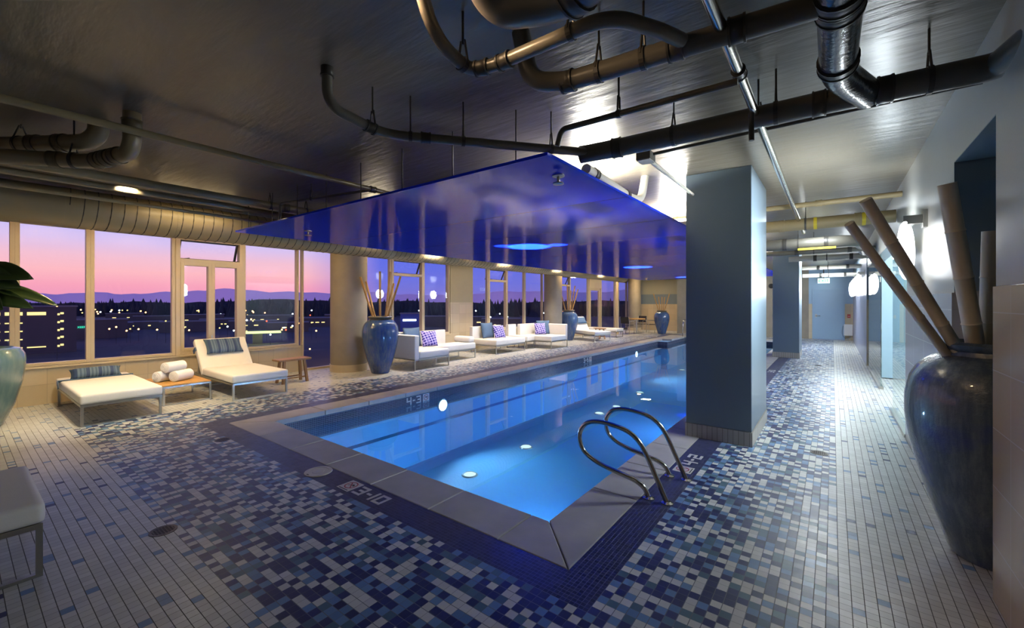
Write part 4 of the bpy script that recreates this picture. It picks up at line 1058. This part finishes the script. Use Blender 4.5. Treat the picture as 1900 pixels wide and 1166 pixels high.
# ---- modular sofas
def module(label, x0, x1, y0, y1, backs=(), h=.26, seat=.43, bh=.80, extra=None):
    """backs: list of 'w' window side, 'l' low y side, 'r' high y side with optional lengths"""
    t_ = thing('sofa_module', label, 'sofa', (x0, y0, 0)); X = x1 - x0; Y = y1 - y0; w = .025
    obj('seat_frame', B((0, X, 0, w, h - .03, h), (0, X, Y - w, Y, h - .03, h), (0, w, w, Y - w, h - .03, h), (X - w, X, w, Y - w, h - .03, h), (w, X - w, w, Y - w, h - .012, h - .004)), M_steel, t_)
    for (a) in (.05, X - w):
        obj('leg', B((a, a + w * .8, 0, w, 0, h - .03), (a, a + w * .8, Y - w, Y, 0, h - .03), (a, a + w * .8, w, Y - w, 0, w * .6)), M_steel, t_)
    d = .13
    sx0 = d if any(b[0] == 'w' for b in backs) else 0; sy0 = d if any(b[0] == 'l' for b in backs) else 0; sy1 = Y - (d if any(b[0] == 'r' for b in backs) else 0)
    obj('seat_cushion', cushion(sx0, X + .01, sy0 + .003, sy1 - .003, h + .002, seat, .04), M_white, t_, smooth='auto')
    for b in backs:
        if b[0] == 'w': bm = cushion(0, d, b[1] if len(b) > 1 else 0, b[2] if len(b) > 2 else Y, h - .03, bh, .025)
        elif b[0] == 'l': bm = cushion(0, X, 0, d, h - .03, bh, .025)
        else: bm = cushion(0, X, Y - d, Y, h - .03, bh, .025)
        obj('backrest', bm, M_white, t_, smooth='auto')
    return t_
module('white sofa module with tall left arm, closest to the nearest vase', -8.85, -7.54, 6.34, 7.42, [('l',), ('w', .14)])
module('white chaise module right of the first sofa, no arm', -8.75, -8.03, 7.44, 8.94, [('w', 0, .9)])
module('white chaise module in front of the tiled pier', -9.05, -7.97, 9.78, 11.27, [('w', 0, 1.45)])
module('white armless corner seat under the windows left of the corner sofa', -9.0, -8.1, 11.55, 12.0, [('w',)])
module('white corner sofa module with tall right arm before the second column', -8.85, -7.44, 12.02, 13.1, [('r',), ('w', 0, .93)])
tag(obj('bolster', cushion(-8.70, -8.08, 8.72, 8.96, .432, .60, .08), M_white, smooth='auto'), 'white bolster at the end of the second sofa module', 'bolster')
def throw(kind, loc, rz, label, sz=.46, tilt=-14):
    p = pillow('throw_pillow', label, loc, sz, sz, .17, M_teal_pillow if kind == 'plain' else M_lattice, cat='pillow')
    p.rotation_euler = (0, rad(tilt), rz); return p
throw('plain', (-8.52, 7.12, .43), rad(-8), 'plain blue pillow behind the patterned one on the first sofa', .50)
throw('lat', (-8.22, 7.42, .435), rad(-20), 'violet lattice pillow leaning on the first sofa', .42, -22)
throw('plain', (-8.55, 6.62, .43), rad(20), 'plain blue pillow against the left arm of the first sofa', .42)
throw('plain', (-8.70, 10.30, .43), rad(-8), 'plain blue pillow on the sofa before the tiled pier', .50)
throw('lat', (-8.42, 10.55, .435), rad(-15), 'violet lattice pillow on the sofa before the tiled pier', .42, -22)
throw('lat', (-8.20, 12.55, .435), rad(-35), 'violet lattice pillow on the corner sofa', .42, -20)
throw('plain', (-8.28, 12.80, .43), rad(-50), 'plain blue pillow behind the patterned one on the corner sofa', .50)
# far lounger
daybed('sun_lounger', 'white lounger with raised back beside the second vase', (-9.25, 16.2, 0), 1.95, .80, rad(-26), cat='lounger', raised=(.60, .12, .92))
p = pillow('head_pillow', 'blue pillow on the far raised lounger', (-8.62, 16.42, .66), .56, .32, .13, M_teal_pillow, cat='pillow'); p.rotation_euler = (0, rad(-38), rad(-26))
daybed('sun_lounger', 'flat white lounger behind the far stool', (-9.3, 17.7, 0), 1.7, .75, 0, cat='lounger')

# ================================================================== DINING CORNER
t_ = thing('round_table', 'round wood topped table in the far dining corner', 'table', (-7.95, 21.0, 0))
bm = bmesh.new(); lathe(bm, [(.44, .71), (.45, .72), (.45, .74), (.44, .745)], 48); obj('tabletop', bm, M_teak, t_, smooth='auto')
bm = bmesh.new(); tube(bm, [(0, 0, .02), (0, 0, .71)], .035, 16); obj('pedestal', bm, M_steel, t_, smooth='auto')
bm = bmesh.new(); lathe(bm, [(.26, 0), (.26, .012), (.05, .03)], 32); obj('base', bm, M_steel, t_, smooth='auto')
def chair(loc, rz, label):
    t_ = thing('dining_chair', label, 'chair', loc, rz)
    for sx in (-1, 1):
        bm = bmesh.new(); tube(bm, fillet([(sx * .24, .22, 0), (sx * .24, .22, .64), (sx * .24, -.20, .64)], .03), .013, 8); obj('front_leg', bm, M_steel, t_, smooth=True)
        bm = bmesh.new(); tube(bm, [(sx * .24, -.22, 0), (sx * .24, -.20, .45), (sx * .235, -.27, .86)], .013, 8); obj('rear_leg', bm, M_steel, t_, smooth=True)
    obj('seat', B((-.235, .235, -.20, .22, .425, .445)), M_black, t_)
    bm = bmesh.new()
    vs = [bm.verts.new(p_) for p_ in ((-.23, -.215, .52), (.23, -.215, .52), (.23, -.262, .85), (-.23, -.262, .85), (-.23, -.235, .52), (.23, -.235, .52), (.23, -.282, .85), (-.23, -.282, .85))]
    for f_ in ((0, 1, 2, 3), (7, 6, 5, 4), (0, 4, 5, 1), (1, 5, 6, 2), (2, 6, 7, 3), (3, 7, 4, 0)): bm.faces.new([vs[i] for i in f_])
    obj('backrest', bm, M_black, t_)
    return t_
c0 = chair((-8.12, 20.25, 0), rad(-10), 'black sling chair on the near left side of the round table')
dup(c0, (-8.05, 21.85, 0), rad(175), 'black sling chair behind the round table')
dup(c0, (-7.42, 21.75, 0), rad(125), 'black sling chair between the round table and the far vase')

# ================================================================== FAR WALL ITEMS
t_ = thing('exit_sign', 'glowing exit sign hung above the far blue door', 'sign', (-.30, YF - .35, 2.36))
obj('sign_panel', B((-.20, .20, -.03, .03, 0, .20)), M_exit, t_)
cu_ = bpy.data.curves.new('letters', 'FONT'); cu_.body = 'EXIT'; cu_.size = .17; cu_.extrude = .003; cu_.align_x = 'CENTER'; cu_.offset = .004
to = bpy.data.objects.new('letters_src', cu_); COL.objects.link(to)
dg = bpy.context.evaluated_depsgraph_get(); me = bpy.data.meshes.new_from_object(to.evaluated_get(dg)); bpy.data.objects.remove(to)
lo = bpy.data.objects.new('letters', me); COL.objects.link(lo); me.materials.clear(); me.materials.append(M_exitred); lo.parent = t_; lo.location = (0, -.034, .04); lo.rotation_euler = (PI / 2, 0, 0)
obj('sign_bracket', B((-.02, .02, -.01, .01, .20, CEIL - 2.36)), M_band, t_)
t_ = thing('fire_alarm', 'small red fire alarm on the far right wall', 'alarm', (.53, YF, .93)); obj('alarm_box', B((-.05, .05, -.05, 0, 0, .14)), M_red, t_, bevel=.004)
obj('pull_bar', B((-.035, .035, -.056, -.05, .05, .07)), M_tilewhite, t_)
t_ = thing('wall_box', 'white wall box with a looped cord at the end of the corridor', 'wall box', (.50, YF, .20))
obj('box_body', B((-.13, .15, -.14, 0, .0, .46)), M_lobby, t_, bevel=.006)
bm = bmesh.new(); tube(bm, fillet([(-.16, -.10, .40), (-.20, -.12, .1), (-.12, -.12, -.12), (.05, -.12, -.14), (.08, -.12, .0)], .09), .009, 8); obj('cord', bm, M_paint_recess, t_, smooth=True)
bm = bmesh.new(); lathe(bm, [(.02, -.14), (.05, -.16), (.05, -.165)], 16, cx=-.02, cy=-.12); obj('nozzle', bm, M_steel, t_)
t_ = thing('wall_speaker', 'small round black speaker on the far concrete wall', 'speaker', (-2.20, YF, 2.30))
bm = bmesh.new(); lathe(bm, [(.0005, .05), (.05, .05), (.06, .04), (.10, .05), (.11, .0)], 28, cap=False); bmesh.ops.rotate(bm, verts=bm.verts, matrix=Matrix.Rotation(PI / 2, 3, 'X')); obj('speaker_cone', bm, M_black, t_, smooth='auto')
# far pool ladder rails glinting before the concrete wall
for i, x in enumerate((-5.5, -5.05)):
    t_ = thing('pool_handrail', ('left steel rail at the far end of the pool', 'right steel rail at the far end of the pool')[i], 'handrail', (x, 20.7, 0))
    bm = bmesh.new(); tube(bm, fillet([(0, .25, 0), (0, .22, .75), (0, -.30, .75), (0, -.45, -.1)], .2), .02, 12); obj('rail_tube', bm, M_chrome, t_, smooth=True)

# ================================================================== OUTSIDE
GZ = -13.0
def dirp(px, d): 
    l = (px - 950) / 788.0 * d; q = cu * l + cf * d; return q
bm = bmesh.new(); bx(bm, -3000, -12, -1500, 6000, GZ - 1, GZ)
struct('ground', bm, M_town, 'dark town ground far below the windows', 'ground')
def strip(bm, a, b, w, z):
    a = Vector((a[0], a[1], z)); b = Vector((b[0], b[1], z)); s = (b - a).cross(Vector((0, 0, 1))).normalized() * w / 2
    lo = [bm.verts.new(p_) for p_ in (a - s, a + s, b + s, b - s)]; hi = [bm.verts.new(p_.co + Vector((0, 0, .1))) for p_ in lo]
    bm.faces.new(hi); bm.faces.new(list(reversed(lo)))
    for i in range(4): bm.faces.new((lo[i], lo[(i + 1) % 4], hi[(i + 1) % 4], hi[i]))
bm = bmesh.new(); a = dirp(-200, 95); b = dirp(700, 130); strip(bm, a, b, 16, GZ)
struct('road', bm, M_road, 'street below the windows', 'road')
# mountains
def ridge(name, d, h0, amp, seed, m, label, cat, px0=-700, px1=1400, base=GZ, jag=1.0, thick=200, step=12):
    rnd = random.Random(seed); bm = bmesh.new(); top = []; ph = [rnd.random() * 6.28 for _ in range(8)]
    cols = []
    for px in range(px0, px1, step):
        p_ = dirp(px, d); t_ = px / 100.0
        h = h0 + amp * (.5 * math.sin(t_ * .9 + ph[0]) + .3 * math.sin(t_ * 2.3 + ph[1]) + .18 * math.sin(t_ * 5.1 + ph[2]) + .12 * math.sin(t_ * 11 + ph[3])) + jag * (rnd.random() - .5)
        far = dirp(px, d + thick)
        cols.append([bm.verts.new((p_.x, p_.y, base)), bm.verts.new((p_.x * 1.02, p_.y * 1.02, max(base, h))), bm.verts.new((far.x, far.y, base))])
    for a_, b_ in zip(cols, cols[1:]):
        bm.faces.new((a_[0], b_[0], b_[1], a_[1])); bm.faces.new((a_[1], b_[1], b_[2], a_[2]))
    return struct(name, bm, m, label, cat)
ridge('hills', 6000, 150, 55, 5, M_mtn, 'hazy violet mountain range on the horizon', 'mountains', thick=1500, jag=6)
ridge('hills_dark', 900, 4, 6, 9, M_forest, 'dark wooded ridge across the town', 'hills', thick=200, jag=.6, px0=-700, px1=1400)
# conifers along the ridge: a mass nobody could count
rnd = random.Random(3); bm = bmesh.new()
def cone(bm, x, y, z, r, h, seg=6):
    top = bm.verts.new((x, y, z + h)); rg = [bm.verts.new((x + r * math.cos(2 * PI * k / seg), y + r * math.sin(2 * PI * k / seg), z)) for k in range(seg)]
    for k in range(seg): bm.faces.new((rg[k], rg[(k + 1) % seg], top))
    bm.faces.new(list(reversed(rg)))
for k in range(1500):
    px = rnd.uniform(-300, 1300); d = rnd.uniform(430, 700); p_ = dirp(px, d)
    tall = 4 if 200 < px < 330 and rnd.random() < .3 else 0
    h = rnd.uniform(7, 15) + (5 if px > 400 else 0) * rnd.random() + tall
    cone(bm, p_.x, p_.y, GZ, h * rnd.uniform(.2, .45), h + rnd.uniform(0, 3))
tag(obj('conifer_forest', bm, M_forest), 'dark belt of conifers and trees beyond the town', 'forest', kind='stuff')
# parking garage
def building(name, label, pxc, d, w, dep, h, m=M_bld, roof=True, rot=None, z0=GZ):
    p_ = dirp(pxc, d); t_ = thing(name, label, 'building', (p_.x, p_.y, z0), YAW - math.atan((pxc - 950) / 788.0) + (rot or 0))
    obj('wall', B((-w / 2, w / 2, 0, dep, 0, h)), m, t_)
    if roof: obj('roof', B((-w / 2 - .3, w / 2 + .3, -.3, dep + .3, h, h + .4)), M_roof, t_)
    return t_
g = building('parking_garage', 'dark parking garage with lit stair tower behind the left windows', 62, 120, 17, 10, 13.3)
for lv in range(5):
    z = 1.8 + lv * 2.3
    for (a_, b_) in ((-8.2, -6), (-5.2, -2), (-1.2, 2.4)):
        if lv in (1, 2, 3) and a_ > -3: continue
        obj('lit_opening', B((a_, b_, -.12, .02, z, z + (.3 if lv < 4 else .9))), M_skylight_edge, g)
    for s_ in (0, 1): obj('stair_light', B((4.6 + s_ * .6, 5.1 + s_ * .8, -.14, .02, z - .1 + s_ * .3, z + .45 + s_ * .3)), M_skylight_edge, g)
obj('stair_tower', B((4.0, 7.0, -.08, 0, 0, 13.9)), M_bld, g)
# town blocks
TB = [(150, 260, 30, 6, 4), (178, 200, 26, 6, 4.5), (232, 330, 22, 9, 6), (262, 230, 18, 8, 4), (300, 300, 30, 8, 5), (345, 210, 20, 9, 5), (372, 280, 26, 9, 6.5), (415, 240, 22, 10, 5), (470, 230, 22, 8, 4.5), (505, 300, 30, 9, 5.5), (535, 210, 18, 8, 4.5), (590, 260, 24, 9, 5), (640, 300, 26, 9, 6), (800, 260, 30, 9, 6), (870, 250, 24, 9, 6), (930, 220, 20, 9, 6)]
for k, (px, d, w_, dep, h) in enumerate(TB):
    t_ = building('shop_building', 'low dark shop building in the town below', px, d, w_, dep, h)
    t_['group'] = 'low buildings in the town outside'
    for j in range(rnd.randint(2, 4)):
        x = rnd.uniform(-w_ / 2 + 1, w_ / 2 - 3); obj('window', B((x, x + rnd.uniform(.8, 2.2), -.1, .02, h * .45, h * .45 + .55)), rnd.choice([M_skylight_edge, M_skylight_edge, M_mercury if j == 0 else M_skylight_edge]), t_)
t_ = building('shop_building', 'blue town block with a white lit sign strip', 762, 190, 9, 8, 9.5, M_bldblue); obj('sign_strip', B((-3.4, 2.4, -.15, 0, 6.4, 7.1)), M_mercury, t_)
t_ = building('shop_building', 'town block carrying the green neon sign', 168, 170, 22, 8, 7.5)
cu_ = bpy.data.curves.new('neon', 'FONT'); cu_.body = 'XEER'; cu_.size = 1.05; cu_.extrude = .05; cu_.align_x = 'CENTER'
to = bpy.data.objects.new('neon_src', cu_); COL.objects.link(to); dg = bpy.context.evaluated_depsgraph_get(); me = bpy.data.meshes.new_from_object(to.evaluated_get(dg)); bpy.data.objects.remove(to)
lo = bpy.data.objects.new('neon_letters', me); COL.objects.link(lo); me.materials.clear(); me.materials.append(M_green); lo.parent = t_; lo.location = (-2.5, -.2, 4.5); lo.rotation_euler = (PI / 2, 0, 0)
t_ = building('fuel_station', 'lime lit filling station canopy below the windows', 478, 150, 3, 3, 4, M_bld); obj('canopy_roof', B((-5, 7, -6, 0, 4.0, 4.5)), M_lime, t_)
# street lamps
def lamp(px, d, z, m, label, grp):
    p_ = dirp(px, d); t_ = thing('street_lamp', label, 'street lamp', (p_.x, p_.y, GZ), group=grp)
    H_ = z - GZ
    bm = bmesh.new(); tube(bm, [(0, 0, 0), (0, 0, H_)], .06, 6); obj('pole', bm, M_band, t_)
    bm = bmesh.new(); bmesh.ops.create_icosphere(bm, subdivisions=1, radius=.0022 * d * (.9 if d < 200 else .75)); bmesh.ops.translate(bm, verts=bm.verts, vec=(0, 0, H_)); obj('lamp_head', bm, m, t_)
lamp(106, 108, .7, M_sodium, 'bright orange street lamp before the parking garage', None)
lamp(575, 60, -5.0, M_sodium, 'bright orange street lamp seen left of the nearest round column', None)
rr = random.Random(11)
for k in range(26): lamp(rr.uniform(150, 320), rr.choice([150, 160, 385, 400, 420]) + rr.random() * 8, GZ + rr.uniform(3, 8), rr.choice([M_sodium, M_sodium, M_mercury, M_skylight_edge]), 'small town lamp seen through the wide left windows', 'town lamps behind the wide left windows')
for k in range(34): lamp(rr.uniform(330, 612), rr.choice([145, 155, 165, 380, 400]) + rr.random() * 8, GZ + rr.uniform(3, 8), rr.choice([M_sodium, M_mercury, M_mercury, M_redglow, M_skylight_edge]), 'small town lamp seen through the casements and the pane beside them', 'town lamps behind the casement windows')
for k in range(16): lamp(rr.uniform(690, 1100), rr.uniform(150, 320), GZ + rr.uniform(3, 9), rr.choice([M_sodium, M_mercury, M_mercury]), 'small town lamp seen behind the sofas', 'town lamps behind the sofas')
# terrace parapet outside
struct('terrace', B((-14.5, XW - .25, -3, 25, -.35, -.12)), M_town, 'dark terrace outside the windows', 'terrace')
